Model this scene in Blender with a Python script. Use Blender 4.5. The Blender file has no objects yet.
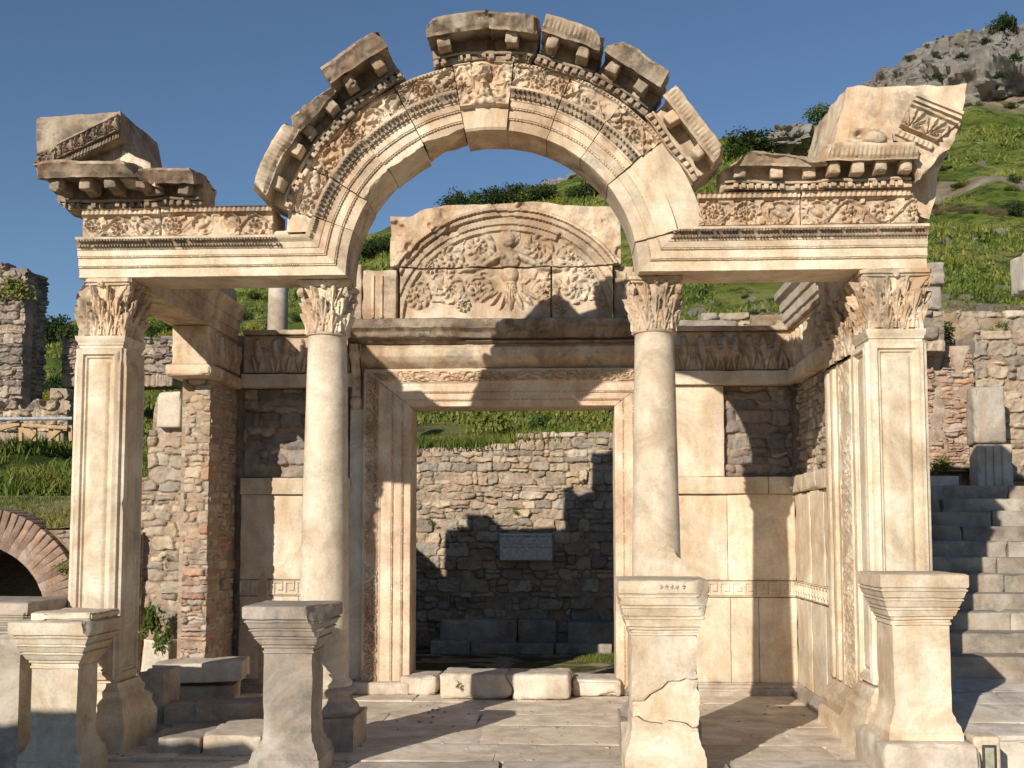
import bpy, math, random
import numpy as np
from mathutils import Vector, Matrix, Euler

# ------------------------------------------------------------------ camera, sky, sun
SC = bpy.context.scene
COL = SC.collection
F_PX = 1100.0; PPX, PPY = 512.0, 448.0
CAM = Vector((0.0, -11.0, 2.2))
YAW = math.atan(53.0 / F_PX); PITCH = math.atan(82.0 / F_PX)
cd = bpy.data.cameras.new('camera'); cam = bpy.data.objects.new('camera', cd); COL.objects.link(cam)
cam.location = CAM; cam.rotation_euler = (math.pi / 2 + PITCH, 0, YAW)
cd.sensor_width = 36.0; cd.lens = F_PX / 1024 * 36.0; cd.shift_y = (PPY - 384) / 1024; cd.clip_end = 3000
SC.camera = cam
ROT = Euler((math.pi / 2 + PITCH, 0, YAW)).to_matrix()

SUN_D = Vector((0.51, 1.0, -0.50)).normalized()      # the way the light travels
SUN_EL = math.asin(-SUN_D.z)
w = bpy.data.worlds.new('World'); SC.world = w; w.use_nodes = True
nt = w.node_tree; nt.nodes.clear()
sky = nt.nodes.new('ShaderNodeTexSky'); sky.sky_type = 'NISHITA'; sky.sun_disc = False
sky.sun_elevation = SUN_EL; sky.sun_rotation = math.atan2(-SUN_D.x, -SUN_D.y)
sky.air_density = 1.0; sky.dust_density = 0.0; sky.ozone_density = 4.0; sky.altitude = 100
bg = nt.nodes.new('ShaderNodeBackground'); bg.inputs[1].default_value = 0.08
wo = nt.nodes.new('ShaderNodeOutputWorld')
nt.links.new(sky.outputs[0], bg.inputs[0]); nt.links.new(bg.outputs[0], wo.inputs[0])
sl = bpy.data.lights.new('sun', 'SUN'); so = bpy.data.objects.new('sun', sl); COL.objects.link(so)
sl.energy = 5.0; sl.angle = math.radians(0.5); sl.color = (1.0, 0.92, 0.81)
so.rotation_euler = SUN_D.to_track_quat('-Z', 'Y').to_euler(); so.location = (-6, -14, 12)
SC.view_settings.view_transform = 'Standard'; SC.view_settings.look = 'None'
SC.view_settings.exposure = 0.15; SC.view_settings.gamma = 1.0

def P(px, py, Y):
    d = ROT @ Vector(((px - PPX) / F_PX, -(py - PPY) / F_PX, -1.0))
    t = (Y - CAM.y) / d.y
    q = CAM + d * t
    return q.x, q.z
def PX(px, Y, py=400): return P(px, py, Y)[0]
def PZ(py, Y, px=512): return P(px, py, Y)[1]

# ------------------------------------------------------------------ numpy noise
def _h(ix, iy, iz, seed):
    n = (ix * 374761393 + iy * 668265263 + iz * 1274126177 + seed * 362437) & 0xffffffff
    n = ((n ^ (n >> 13)) * 1274126177) & 0xffffffff
    n = ((n ^ (n >> 15)) * 2246822519) & 0xffffffff
    return ((n ^ (n >> 16)) & 0xffffff) / float(0xffffff)
def vn(p, seed=0):
    p = np.asarray(p, float); i = np.floor(p).astype(np.int64); f = p - i; f = f * f * (3 - 2 * f)
    r = 0
    for dx in (0, 1):
        for dy in (0, 1):
            for dz in (0, 1):
                wgt = (f[..., 0] if dx else 1 - f[..., 0]) * (f[..., 1] if dy else 1 - f[..., 1]) * (f[..., 2] if dz else 1 - f[..., 2])
                r = r + wgt * _h(i[..., 0] + dx, i[..., 1] + dy, i[..., 2] + dz, seed)
    return r
def fbm(p, seed=0, o=3):
    p = np.asarray(p, float); a = .5; s = 0; t = 0
    for k in range(o):
        s = s + a * vn(p * (2 ** k) + 17.3 * k, seed + k); t += a; a *= .5
    return s / t
def n2(u, v, f, seed=0, o=2):
    return fbm(np.stack([u * f, v * f, np.zeros_like(u) + .37 * seed], -1), seed, o)
def sstep(a, b, x):
    t = np.clip((x - a) / (b - a), 0, 1); return t * t * (3 - 2 * t)

# ------------------------------------------------------------------ mesh builder
class MB:
    def __init__(s): s.v = []; s.q = []; s.n = 0; s.a = []
    def add(s, V, Q, A=None):
        V = np.asarray(V, float).reshape(-1, 3); Q = np.asarray(Q, np.int64).reshape(-1, 4)
        s.v.append(V); s.q.append(Q + s.n); s.n += len(V); s.a.append(np.tile([.5, 0.0], (len(V), 1)) if A is None else np.asarray(A, float))
    def arr(s): return np.concatenate(s.v), np.concatenate(s.q)
    def take(s, o, fn=None):
        V, Q = o.arr(); s.add(fn(V) if fn else V, Q)
def gridq(nu, nv):
    i = np.arange(nu * nv).reshape(nv, nu)
    return np.stack([i[:-1, :-1], i[:-1, 1:], i[1:, 1:], i[1:, :-1]], -1).reshape(-1, 4)
def rough(V, amp, freq=6.0, seed=0):
    return V + amp * 2 * np.stack([fbm(V * freq + 31.7 * k, seed + k, 2) - .5 for k in range(3)], -1)
def clip(V, pt, nrm, amp=.02, freq=7, seed=5):
    nrm = np.asarray(nrm, float); nrm = nrm / np.linalg.norm(nrm)
    d = (V - np.asarray(pt, float)) @ nrm
    off = (fbm(V * freq, seed, 3) - .5) * 2 * amp
    push = np.maximum(0, d - off)
    return V - push[:, None] * nrm

def lines(L, bev, res, edge=True):
    if L < 2.5 * bev: bev = L * .3
    n = max(1, int(math.ceil((L - 2 * bev) / res)))
    a = [0, bev * .45] + list(np.linspace(bev, L - bev, n + 1)) + [L - bev * .45, L]
    return np.array(a), bev
def rbox(mb, x0, x1, y0, y1, z0, z1, bev=.012, res=.07, amp=.004, wear=.03, seed=0, fn=None, freq=6.0):
    lo = np.array([min(x0, x1), min(y0, y1), min(z0, z1)]); hi = np.array([max(x0, x1), max(y0, y1), max(z0, z1)])
    L = hi - lo; ax = []; bv = []
    for k in range(3):
        a, b = lines(L[k], min(bev, L.min() * .3), max(res, L[k] / 60)); ax.append(a); bv.append(b)
    bv = np.array(bv)
    for k in range(3):
        a, b = (k + 1) % 3, (k + 2) % 3
        A, B = np.meshgrid(ax[a], ax[b])
        for side in (0, 1):
            p = np.zeros(A.shape + (3,)); p[..., a] = A; p[..., b] = B; p[..., k] = L[k] * side
            nv_, nu_ = A.shape; V = p.reshape(-1, 3)
            c = np.clip(V, bv, L - bv); dv = V - c; ln = np.linalg.norm(dv, axis=1, keepdims=True)
            R = c + dv / np.maximum(ln, 1e-9) * np.minimum(bv.min(), ln)
            Wd = R + lo
            if wear:
                d = np.minimum(V, L - V); ds = np.sort(d, axis=1); d2 = ds[:, 1]
                wid = min(.07, L.min() * .3)
                wf = np.clip(1 - d2 / wid, 0, 1)
                nn = np.clip(fbm(Wd * 5 + seed * 3.1, seed + 9, 3) - .5, 0, 1) * 2.6
                ci = np.clip(V, wid, np.maximum(L - wid, wid)); di = V - ci; di /= np.maximum(np.linalg.norm(di, axis=1, keepdims=True), 1e-6)
                R = R - di * (wf * nn * wear)[:, None]
            Wd = rough(R + lo, amp, freq, seed)
            if fn: Wd = fn(Wd)
            Q = gridq(nu_, nv_)
            if side == 0: Q = Q[:, ::-1]
            mb.add(Wd, Q)
def rot(cx, cy, cz, rx=0, ry=0, rz=0):
    M = np.array(Euler((rx, ry, rz)).to_matrix()); c = np.array([cx, cy, cz])
    return lambda V: (V - c) @ M.T + c
def sqlathe(mb, cx, cy, prof, hx, hy, res=.08, amp=.003, seed=0, fn=None, corner=.008, wear=.02):
    """square section swept up a profile of (offset, z) points"""
    pr = []
    for i, (o, z) in enumerate(prof):
        if i:
            o0, z0 = prof[i - 1]; n = max(1, int(math.hypot(o - o0, z - z0) / res))
            for k in range(1, n): pr.append((o0 + (o - o0) * k / n, z0 + (z - z0) * k / n))
        pr.append((o, z))
    nx = max(3, int(2 * hx / res)); ny = max(3, int(2 * hy / res)); nx = min(nx, 40); ny = min(ny, 40)
    per = []
    e = [0, .02] + list(np.linspace(0, 1, nx + 1)[1:-1]) + [.98]; g = [0, .02] + list(np.linspace(0, 1, ny + 1)[1:-1]) + [.98]
    for t in e: per.append((-1 + 2 * t, -1))
    for t in g: per.append((1, -1 + 2 * t))
    for t in e: per.append((1 - 2 * t, 1))
    for t in g: per.append((-1, 1 - 2 * t))
    per.append(per[0]); per = np.array(per)
    rows = []
    for o, z in pr:
        x = per[:, 0] * (hx + o); y = per[:, 1] * (hy + o)
        rows.append(np.stack([cx + x, cy + y, np.full(len(per), z)], -1))
    V = np.array(rows).reshape(-1, 3)
    cr = np.tile((np.abs(per[:, 0]) > .93) & (np.abs(per[:, 1]) > .93), len(pr))
    nn = np.clip(fbm(V * 6 + seed, seed, 3) - .52, 0, 1) * 3
    dirc = np.stack([V[:, 0] - cx, V[:, 1] - cy, V[:, 2] * 0], -1); dirc /= np.maximum(np.linalg.norm(dirc, axis=1, keepdims=True), 1e-6)
    V = V - dirc * (cr * nn * wear)[:, None]
    V = rough(V, amp, 6, seed)
    if fn: V = fn(V)
    mb.add(V, gridq(len(per), len(pr)))
def closed(prof, h):
    """close a square profile top and bottom"""
    return [(-h * .98, prof[0][1])] + list(prof) + [(-h * .5, prof[-1][1]), (-h * .98, prof[-1][1])]
def lathe(mb, cx, cy, prof, n=56, res=.12, amp=.003, seed=0, fn=None):
    pr = []
    for i, (r, z) in enumerate(prof):
        if i:
            r0, z0 = prof[i - 1]; m = max(1, int(math.hypot(r - r0, z - z0) / res))
            for k in range(1, m): pr.append((r0 + (r - r0) * k / m, z0 + (z - z0) * k / m))
        pr.append((r, z))
    th = np.linspace(0, 2 * math.pi, n + 1); R = np.array(pr)
    X = cx + R[:, 0:1] * np.cos(th); Y = cy + R[:, 0:1] * np.sin(th); Z = np.repeat(R[:, 1:2], n + 1, 1)
    V = rough(np.stack([X, Y, Z], -1).reshape(-1, 3), amp, 5, seed)
    if fn: V = fn(V)
    mb.add(V, gridq(n + 1, len(pr)))
def sheet(mb, u0, u1, v0, v1, res, pos, h=None, closeback=0.0):
    """a relief: pos(U,V,H) maps panel coordinates and height to the world"""
    nu = max(2, int((u1 - u0) / res) + 1); nv = max(2, int((v1 - v0) / res) + 1)
    U, W = np.meshgrid(np.linspace(u0, u1, nu), np.linspace(v0, v1, nv))
    H = h(U, W) if h is not None else np.zeros_like(U)
    if closeback:
        H = H.copy(); H[0, :] = -closeback; H[-1, :] = -closeback; H[:, 0] = -closeback; H[:, -1] = -closeback
    mb.add(np.stack(pos(U, W, H), -1).reshape(-1, 3), gridq(nu, nv))
def blob(mb, c, r, n=8, amp=.0, seed=0, M=None):
    th = np.linspace(0, 2 * math.pi, n * 2 + 1); ph = np.linspace(0, math.pi, n + 1)
    T, H = np.meshgrid(th, ph); V = np.stack([np.sin(H) * np.cos(T), np.sin(H) * np.sin(T), np.cos(H)], -1).reshape(-1, 3)
    if amp: V = V * (1 + amp * 2 * (fbm(V * 1.7 + seed * 7.7, seed, 3) - .5))[:, None]
    V = V * np.asarray(r)
    if M is not None: V = V @ np.array(M).T
    mb.add(V + np.asarray(c), gridq(n * 2 + 1, n + 1)[:, ::-1])
def tube(mb, pts, r, n=8):
    pts = np.asarray(pts, float); r = np.broadcast_to(r, len(pts)); rows = []
    for i, p in enumerate(pts):
        d = pts[min(i + 1, len(pts) - 1)] - pts[max(i - 1, 0)]; d /= np.linalg.norm(d)
        a = np.cross(d, (0, 0, 1) if abs(d[2]) < .9 else (1, 0, 0)); a /= np.linalg.norm(a); b = np.cross(d, a)
        th = np.linspace(0, 2 * math.pi, n + 1)
        rows.append(p + r[i] * (np.cos(th)[:, None] * a + np.sin(th)[:, None] * b))
    rows = [np.repeat(pts[:1], n + 1, 0)] + rows + [np.repeat(pts[-1:], n + 1, 0)]
    mb.add(np.array(rows).reshape(-1, 3), gridq(n + 1, len(rows)))

# ------------------------------------------------------------------ objects
def tagit(o, label=None, cat=None, group=None, kind=None):
    if label: o['label'] = label
    if cat: o['category'] = cat
    if group: o['group'] = group
    if kind: o['kind'] = kind
    return o
def origin(o):
    p = Vector((0, 0, 0))
    while o: p += o.location; o = o.parent
    return p
def thing(name, label, cat, loc=(0, 0, 0), group=None):
    o = bpy.data.objects.new(name, None); COL.objects.link(o); o.location = loc; o.empty_display_size = .2
    return tagit(o, label, cat, group)
def build(name, mb, mat, parent=None, loc=(0, 0, 0), smooth=35, label=None, cat=None, group=None, kind=None, weld=True):
    V, Q = mb.arr(); AT = np.concatenate(mb.a)
    if weld:
        key = np.round(V / 2e-4).astype(np.int64); _, idx, inv = np.unique(key, axis=0, return_index=True, return_inverse=True)
        inv = inv.reshape(-1); V = V[idx]; Q = inv[Q]; AT = AT[idx]
    org = np.array(origin(parent)) if parent else np.zeros(3)
    L = np.array(loc, float) if parent is None else np.zeros(3)
    V = V - org - L
    # drop collapsed quads, turn quads with one doubled corner into triangles
    loops = []; starts = []; tot = []; same = (Q == np.roll(Q, -1, axis=1))
    ns = same.sum(1); qd = Q[ns == 0]; tr = Q[ns == 1]; ts = same[ns == 1]
    ok = (qd[:, 0] != qd[:, 2]) & (qd[:, 1] != qd[:, 3]); qd = qd[ok]
    trl = tr[~ts].reshape(-1, 3) if len(tr) else np.zeros((0, 3), np.int64)
    trl = trl[(trl[:, 0] != trl[:, 1]) & (trl[:, 1] != trl[:, 2]) & (trl[:, 0] != trl[:, 2])]
    lp = np.concatenate([qd.reshape(-1), trl.reshape(-1)])
    st = np.concatenate([np.arange(len(qd)) * 4, len(qd) * 4 + np.arange(len(trl)) * 3])
    me = bpy.data.meshes.new(name); me.vertices.add(len(V)); me.vertices.foreach_set('co', V.astype(np.float32).reshape(-1))
    me.loops.add(len(lp)); me.loops.foreach_set('vertex_index', lp.astype(np.int32))
    me.polygons.add(len(st)); me.polygons.foreach_set('loop_start', st.astype(np.int32))
    me.update(calc_edges=True)
    if AT[:, 0].min() != .5 or AT[:, 1].max() > 0:
        for k_, nm_ in enumerate(('cell', 'mort')):
            me.attributes.new(nm_, 'FLOAT', 'POINT').data.foreach_set('value', AT[:, k_].astype(np.float32))
    me.validate()
    if smooth:
        me.shade_smooth(); me.set_sharp_from_angle(angle=math.radians(smooth))
    me.materials.append(mat)
    o = bpy.data.objects.new(name, me); COL.objects.link(o)
    if parent: o.parent = parent
    else: o.location = loc
    return tagit(o, label, cat, group, kind)
def structure(name, mb, mat, **k): return build(name, mb, mat, kind='structure', **k)

# ------------------------------------------------------------------ materials
def stone(name, c1, c2, c3, stain=(.40, .20, .09), stain_amt=.35, dark=(.09, .08, .07), dark_amt=.35, jit=.18,
          scale=1.0, bump=.35, bd=.01, rough_=.8, island=None, top_dark=.0, vein=.18, dgam=(.50, .62)):
    m = bpy.data.materials.new(name); m.use_nodes = True; t = m.node_tree; N = t.nodes; Lk = t.links; N.clear()
    def nn(k, **a):
        x = N.new(k)
        for q, v in a.items(): setattr(x, q, v)
        return x
    out = nn('ShaderNodeOutputMaterial'); b = nn('ShaderNodeBsdfPrincipled'); Lk.new(b.outputs[0], out.inputs[0])
    geo = nn('ShaderNodeNewGeometry'); pos = geo.outputs['Position']
    b.inputs['Roughness'].default_value = rough_; b.inputs['Specular IOR Level'].default_value = .25
    def noise(sc, det=6, vec=pos, dist=0.0, r=.6):
        x = nn('ShaderNodeTexNoise'); x.inputs['Scale'].default_value = sc; x.inputs['Detail'].default_value = det
        x.inputs['Roughness'].default_value = r; x.inputs['Distortion'].default_value = dist; Lk.new(vec, x.inputs['Vector']); return x.outputs['Fac']
    def ramp(f, stops):
        x = nn('ShaderNodeValToRGB'); el = x.color_ramp.elements
        while len(el) < len(stops): el.new(.5)
        for e, (p, c) in zip(el, stops): e.position = p; e.color = (*c, 1) if len(c) == 3 else c
        Lk.new(f, x.inputs[0]); return x.outputs[0]
    def mix(f, a, c, mode='MIX'):
        x = nn('ShaderNodeMix', data_type='RGBA', blend_type=mode)
        if hasattr(f, 'links') or not isinstance(f, (int, float)): Lk.new(f, x.inputs[0])
        else: x.inputs[0].default_value = f
        for s_, val in ((6, a), (7, c)):
            if isinstance(val, tuple): x.inputs[s_].default_value = (*val, 1)
            else: Lk.new(val, x.inputs[s_])
        return x.outputs[2]
    def math_(op, a, c):
        x = nn('ShaderNodeMath', operation=op, use_clamp=True)
        for s_, val in ((0, a), (1, c)):
            if isinstance(val, (int, float)): x.inputs[s_].default_value = val
            else: Lk.new(val, x.inputs[s_])
        return x.outputs[0]
    ri = geo.outputs['Random Per Island']
    if island:
        ac = nn('ShaderNodeAttribute'); ac.attribute_name = 'cell'; ri = ac.outputs['Fac']; am = nn('ShaderNodeAttribute'); am.attribute_name = 'mort'
    base = ramp(noise(1.5 * scale, 11, dist=.6, r=.68), [(.36, c1), (.5, c2), (.62, c3)])
    if island:
        ic = ramp(ri, [(k / max(1, len(island) - 1), c) for k, c in enumerate(island)])
        base = mix(.72, base, ic)
    # orange-brown stain that runs down
    mp = nn('ShaderNodeMapping'); mp.inputs['Scale'].default_value = (3.2 * scale, 3.2 * scale, .7 * scale); Lk.new(pos, mp.inputs[0])
    sf = ramp(noise(1.0, 9, mp.outputs[0], .5, .68), [(.48, (0, 0, 0)), (.62, (1, 1, 1))])
    base = mix(math_('MULTIPLY', sf, stain_amt), base, stain)
    vf = nn('ShaderNodeMath', operation='ABSOLUTE'); v0 = nn('ShaderNodeMath', operation='SUBTRACT'); Lk.new(noise(.9 * scale, 6, dist=1.4, r=.55), v0.inputs[0]); v0.inputs[1].default_value = .5; Lk.new(v0.outputs[0], vf.inputs[0])
    vr = ramp(vf.outputs[0], [(0, (1, 1, 1)), (.022, (0, 0, 0))]); base = mix(math_('MULTIPLY', vr, .0 if island else vein), base, (.30, .29, .28))
    # grey-black crust in patches, denser on the top faces
    df = ramp(noise(2.6 * scale, 12, dist=.3, r=.74), [(.50, (0, 0, 0)), (.62, (1, 1, 1))])
    dk = math_('MULTIPLY', df, dark_amt)
    if top_dark:
        sx = nn('ShaderNodeSeparateXYZ'); Lk.new(geo.outputs['Normal'], sx.inputs[0])
        tf = ramp(sx.outputs[2], [(.35, (0, 0, 0)), (.8, (1, 1, 1))])
        tn = ramp(noise(9, 8), [(.35, (.3, .3, .3)), (.6, (1, 1, 1))])
        dk = math_('MAXIMUM', dk, math_('MULTIPLY', math_('MULTIPLY', tf, tn), top_dark))
    base = mix(dk, base, dark)
    if island: base = mix(am.outputs['Fac'], base, (.30, .235, .17))
    # fine speckle and per-block tone
    sp = ramp(noise(38, 6), [(.3, (.88, .88, .89)), (.55, (1.02, 1.015, 1.0)), (.8, (1.06, 1.05, 1.03))])
    base = mix(1.0, base, sp, 'MULTIPLY')
    jv = ramp(ri, [(0, (1 - jit,) * 3), (.5, (1.0, 1.0, 1.0)), (1, (1 + jit * .6, 1 + jit * .5, 1 + jit * .35))])
    base = mix(1.0, base, jv, 'MULTIPLY')
    Lk.new(base, b.inputs['Base Color'])
    bp = nn('ShaderNodeBump'); bp.inputs['Strength'].default_value = bump; bp.inputs['Distance'].default_value = bd
    h = math_('ADD', math_('MULTIPLY', noise(14, 8, r=.7), .6), math_('MULTIPLY', noise(60, 5, r=.7), .3))
    vo = nn('ShaderNodeTexVoronoi', feature='DISTANCE_TO_EDGE'); vo.inputs['Scale'].default_value = 2.2 * scale; Lk.new(pos, vo.inputs['Vector'])
    cr = ramp(vo.outputs['Distance'], [(0, (0, 0, 0)), (.012, (1, 1, 1))])
    cm = ramp(noise(.9, 3), [(.5, (0, 0, 0)), (.6, (.5, .5, .5))])
    crk = math_('MULTIPLY', math_('SUBTRACT', 1.0, cr), cm)
    h = math_('SUBTRACT', h, math_('MULTIPLY', crk, .5))
    Lk.new(h, bp.inputs['Height']); Lk.new(bp.outputs[0], b.inputs['Normal'])
    return m
def plain(name, c, r=.6, metal=0.0):
    m = bpy.data.materials.new(name); m.use_nodes = True; t = m.node_tree; b = t.nodes['Principled BSDF']
    b.inputs['Roughness'].default_value = r; b.inputs['Metallic'].default_value = metal
    n = t.nodes.new('ShaderNodeTexNoise'); n.inputs['Scale'].default_value = 18; n.inputs['Detail'].default_value = 6
    g = t.nodes.new('ShaderNodeNewGeometry'); t.links.new(g.outputs['Position'], n.inputs['Vector'])
    x = t.nodes.new('ShaderNodeValToRGB'); x.color_ramp.elements[0].color = (*[k * .75 for k in c], 1); x.color_ramp.elements[1].color = (*[min(1, k * 1.2) for k in c], 1)
    x.color_ramp.elements[0].position = .3; x.color_ramp.elements[1].position = .7
    t.links.new(n.outputs[0], x.inputs[0]); t.links.new(x.outputs[0], b.inputs['Base Color'])
    return m
def leafmat(name, ca, cb, cc):
    m = bpy.data.materials.new(name); m.use_nodes = True; t = m.node_tree; b = t.nodes['Principled BSDF']
    b.inputs['Roughness'].default_value = .6; b.inputs['Specular IOR Level'].default_value = .2
    g = t.nodes.new('ShaderNodeNewGeometry'); x = t.nodes.new('ShaderNodeValToRGB'); e = x.color_ramp.elements
    e.new(.5); e[0].color = (*ca, 1); e[1].color = (*cb, 1); e[2].color = (*cc, 1)
    t.links.new(g.outputs['Random Per Island'], x.inputs[0])
    nz = t.nodes.new('ShaderNodeTexNoise'); nz.inputs['Scale'].default_value = .45; nz.inputs['Detail'].default_value = 6; nz.inputs['Roughness'].default_value = .7; t.links.new(g.outputs['Position'], nz.inputs['Vector'])
    y = t.nodes.new('ShaderNodeValToRGB'); ey = y.color_ramp.elements; ey.new(.5); ey[0].position = .38; ey[0].color = (.50, .55, .55, 1); ey[1].color = (1, 1, 1, 1); ey[2].position = .62; ey[2].color = (1.55, 1.15, 1.3, 1); t.links.new(nz.outputs[0], y.inputs[0])
    mu = t.nodes.new('ShaderNodeMix'); mu.data_type = 'RGBA'; mu.blend_type = 'MULTIPLY'; mu.inputs[0].default_value = 1.0; t.links.new(x.outputs[0], mu.inputs[6]); t.links.new(y.outputs[0], mu.inputs[7]); x = mu
    t.links.new(mu.outputs[2], b.inputs['Base Color'])
    tr = t.nodes.new('ShaderNodeBsdfTranslucent'); t.links.new(mu.outputs[2], tr.inputs[0])
    mx = t.nodes.new('ShaderNodeMixShader'); mx.inputs[0].default_value = .25
    o = t.nodes['Material Output']; t.links.new(b.outputs[0], mx.inputs[1]); t.links.new(tr.outputs[0], mx.inputs[2]); t.links.new(mx.outputs[0], o.inputs[0])
    return m

MARBLE = stone('marble_warm', (.50, .38, .25), (.66, .55, .40), (.77, .69, .55), stain=(.44, .26, .12), stain_amt=.30, dark=(.20, .16, .12), dark_amt=.22, jit=.14, top_dark=.5)
CARVED = stone('marble_carved', (.40, .28, .18), (.60, .47, .33), (.71, .61, .46), stain=(.42, .23, .11), stain_amt=.5, dark_amt=.5, jit=.2, top_dark=.5)
CORNICE = stone('marble_weathered_shade', (.20, .15, .11), (.36, .28, .20), (.50, .42, .32), stain=(.30, .16, .08), stain_amt=.5, dark=(.10, .085, .07), dark_amt=.72, jit=.2, scale=1.4, bump=.55, bd=.02, top_dark=.75)  # weathered crust; on the carved bands its dark tone paints undercut shade
SHAFT = stone('marble_shaft', (.48, .38, .27), (.62, .52, .39), (.70, .61, .48), stain=(.44, .29, .16), stain_amt=.3, dark=(.26, .22, .17), dark_amt=.32, jit=.03, scale=1.3, bump=.3)
PEACH = stone('marble_peach', (.56, .40, .27), (.68, .54, .39), (.76, .65, .50), stain=(.44, .25, .13), stain_amt=.4, dark_amt=.25, jit=.06, top_dark=.5)
PALE = stone('marble_pale', (.46, .38, .29), (.60, .52, .41), (.70, .63, .53), stain_amt=.22, dark=(.2, .19, .18), dark_amt=.22, jit=.05, top_dark=.4)
REVET = stone('marble_slabs', (.54, .42, .29), (.68, .57, .42), (.76, .68, .54), stain=(.46, .29, .15), stain_amt=.36, dark=(.28, .27, .27), dark_amt=.3, jit=.12)
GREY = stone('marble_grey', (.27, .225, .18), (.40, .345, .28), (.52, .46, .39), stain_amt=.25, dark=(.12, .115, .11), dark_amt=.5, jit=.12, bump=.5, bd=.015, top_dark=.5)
PAVE = stone('paving_stone', (.48, .385, .29), (.62, .53, .42), (.72, .65, .54), stain=(.38, .24, .16), stain_amt=.3, dark=(.28, .26, .25), dark_amt=.45, jit=.14, bump=.35)
STREET = stone('street_marble', (.40, .35, .29), (.54, .48, .41), (.64, .58, .50), stain_amt=.2, dark=(.2, .19, .19), dark_amt=.5, jit=.15)
RUB_I = [(.40, .32, .22), (.26, .235, .20), (.50, .40, .27), (.35, .30, .23), (.44, .29, .18), (.60, .51, .38), (.25, .24, .22), (.42, .33, .20), (.56, .46, .32), (.32, .26, .19)]
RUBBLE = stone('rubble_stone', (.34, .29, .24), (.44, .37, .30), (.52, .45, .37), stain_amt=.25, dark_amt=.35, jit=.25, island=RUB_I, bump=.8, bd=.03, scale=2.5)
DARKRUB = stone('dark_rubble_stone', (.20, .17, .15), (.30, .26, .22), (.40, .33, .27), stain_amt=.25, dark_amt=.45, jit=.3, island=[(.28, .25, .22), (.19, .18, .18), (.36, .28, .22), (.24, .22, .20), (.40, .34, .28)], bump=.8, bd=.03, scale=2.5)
BRICKM = stone('brick_mix', (.42, .24, .16), (.48, .34, .24), (.52, .43, .33), stain_amt=.3, dark_amt=.25, jit=.2, island=[(.44, .19, .11), (.50, .38, .28), (.40, .17, .10), (.36, .34, .33), (.52, .42, .31), (.46, .25, .16), (.56, .48, .38)], bump=.8, bd=.02, scale=3)
PEACHD = stone('marble_peach_carved', (.42, .28, .18), (.56, .41, .28), (.66, .52, .38), stain=(.34, .18, .10), stain_amt=.5, dark_amt=.3, jit=.2, bump=.5)
MORTAR = stone('mortar', (.28, .21, .15), (.40, .31, .23), (.50, .40, .31), dark_amt=.4, jit=.0, bump=1.0, bd=.04, scale=3)
PINKWALL = stone('pink_mortar', (.34, .25, .18), (.46, .35, .26), (.54, .44, .34), stain=(.42, .2, .12), stain_amt=.5, dark_amt=.3, jit=.0, bump=1.0, bd=.05, scale=2)
VAULTB = stone('vault_brick', (.22, .14, .10), (.30, .21, .16), (.38, .30, .24), dark_amt=.3, jit=.35, bump=.7, bd=.02, scale=3)
ROCK = stone('limestone_rock', (.30, .27, .23), (.46, .43, .38), (.60, .57, .52), stain=(.38, .28, .19), stain_amt=.35, dark_amt=.3, jit=.0, bump=1.0, bd=.6, scale=.12)
TANRUB = stone('tan_rubble', (.34, .26, .18), (.44, .35, .25), (.52, .44, .33), stain_amt=.3, dark_amt=.3, jit=.2, island=[(.44, .35, .25), (.36, .28, .20), (.54, .46, .35), (.42, .20, .12), (.48, .38, .27), (.34, .31, .28), (.50, .41, .30)], bump=.8, bd=.02, scale=3)
STEPM = stone('step_stone', (.22, .185, .145), (.34, .295, .235), (.46, .41, .335), stain_amt=.2, dark=(.11, .105, .10), dark_amt=.5, jit=.2, bump=.5, bd=.02, top_dark=.25)  # dark treads; part of the shade over the stairway is put into this tone
WOOD = plain('timber', (.42, .27, .14), .7); STEEL = plain('galvanised_steel', (.30, .31, .32), .6, .2)
SIGNM = plain('sign_plate', (.62, .60, .56), .5); INK = plain('sign_ink_red', (.38, .14, .10), .7); DARKM = plain('dark_metal', (.05, .045, .04), .5)
LAMPC = plain('lamp_housing', (.60, .48, .34), .6); LENS = plain('lamp_lens', (.35, .34, .24), .25)
SOIL = stone('packed_earth', (.20, .15, .09), (.30, .23, .15), (.38, .31, .22), stain_amt=.3, dark=(.08, .10, .03), dark_amt=.7, jit=0, bump=.8, bd=.04)
L_DARK = leafmat('leaves_dark', (.018, .035, .010), (.035, .060, .016), (.060, .090, .025))
L_MID = leafmat('leaves_mid', (.035, .070, .014), (.065, .115, .022), (.11, .16, .035))
L_YEL = leafmat('leaves_yellow', (.12, .14, .015), (.24, .24, .02), (.42, .36, .03))
L_DRY = leafmat('twigs_dry', (.09, .06, .04), (.15, .10, .065), (.20, .15, .10))
L_GRASS = leafmat('grass_blades', (.085, .125, .020), (.145, .195, .032), (.23, .25, .06))

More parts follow.
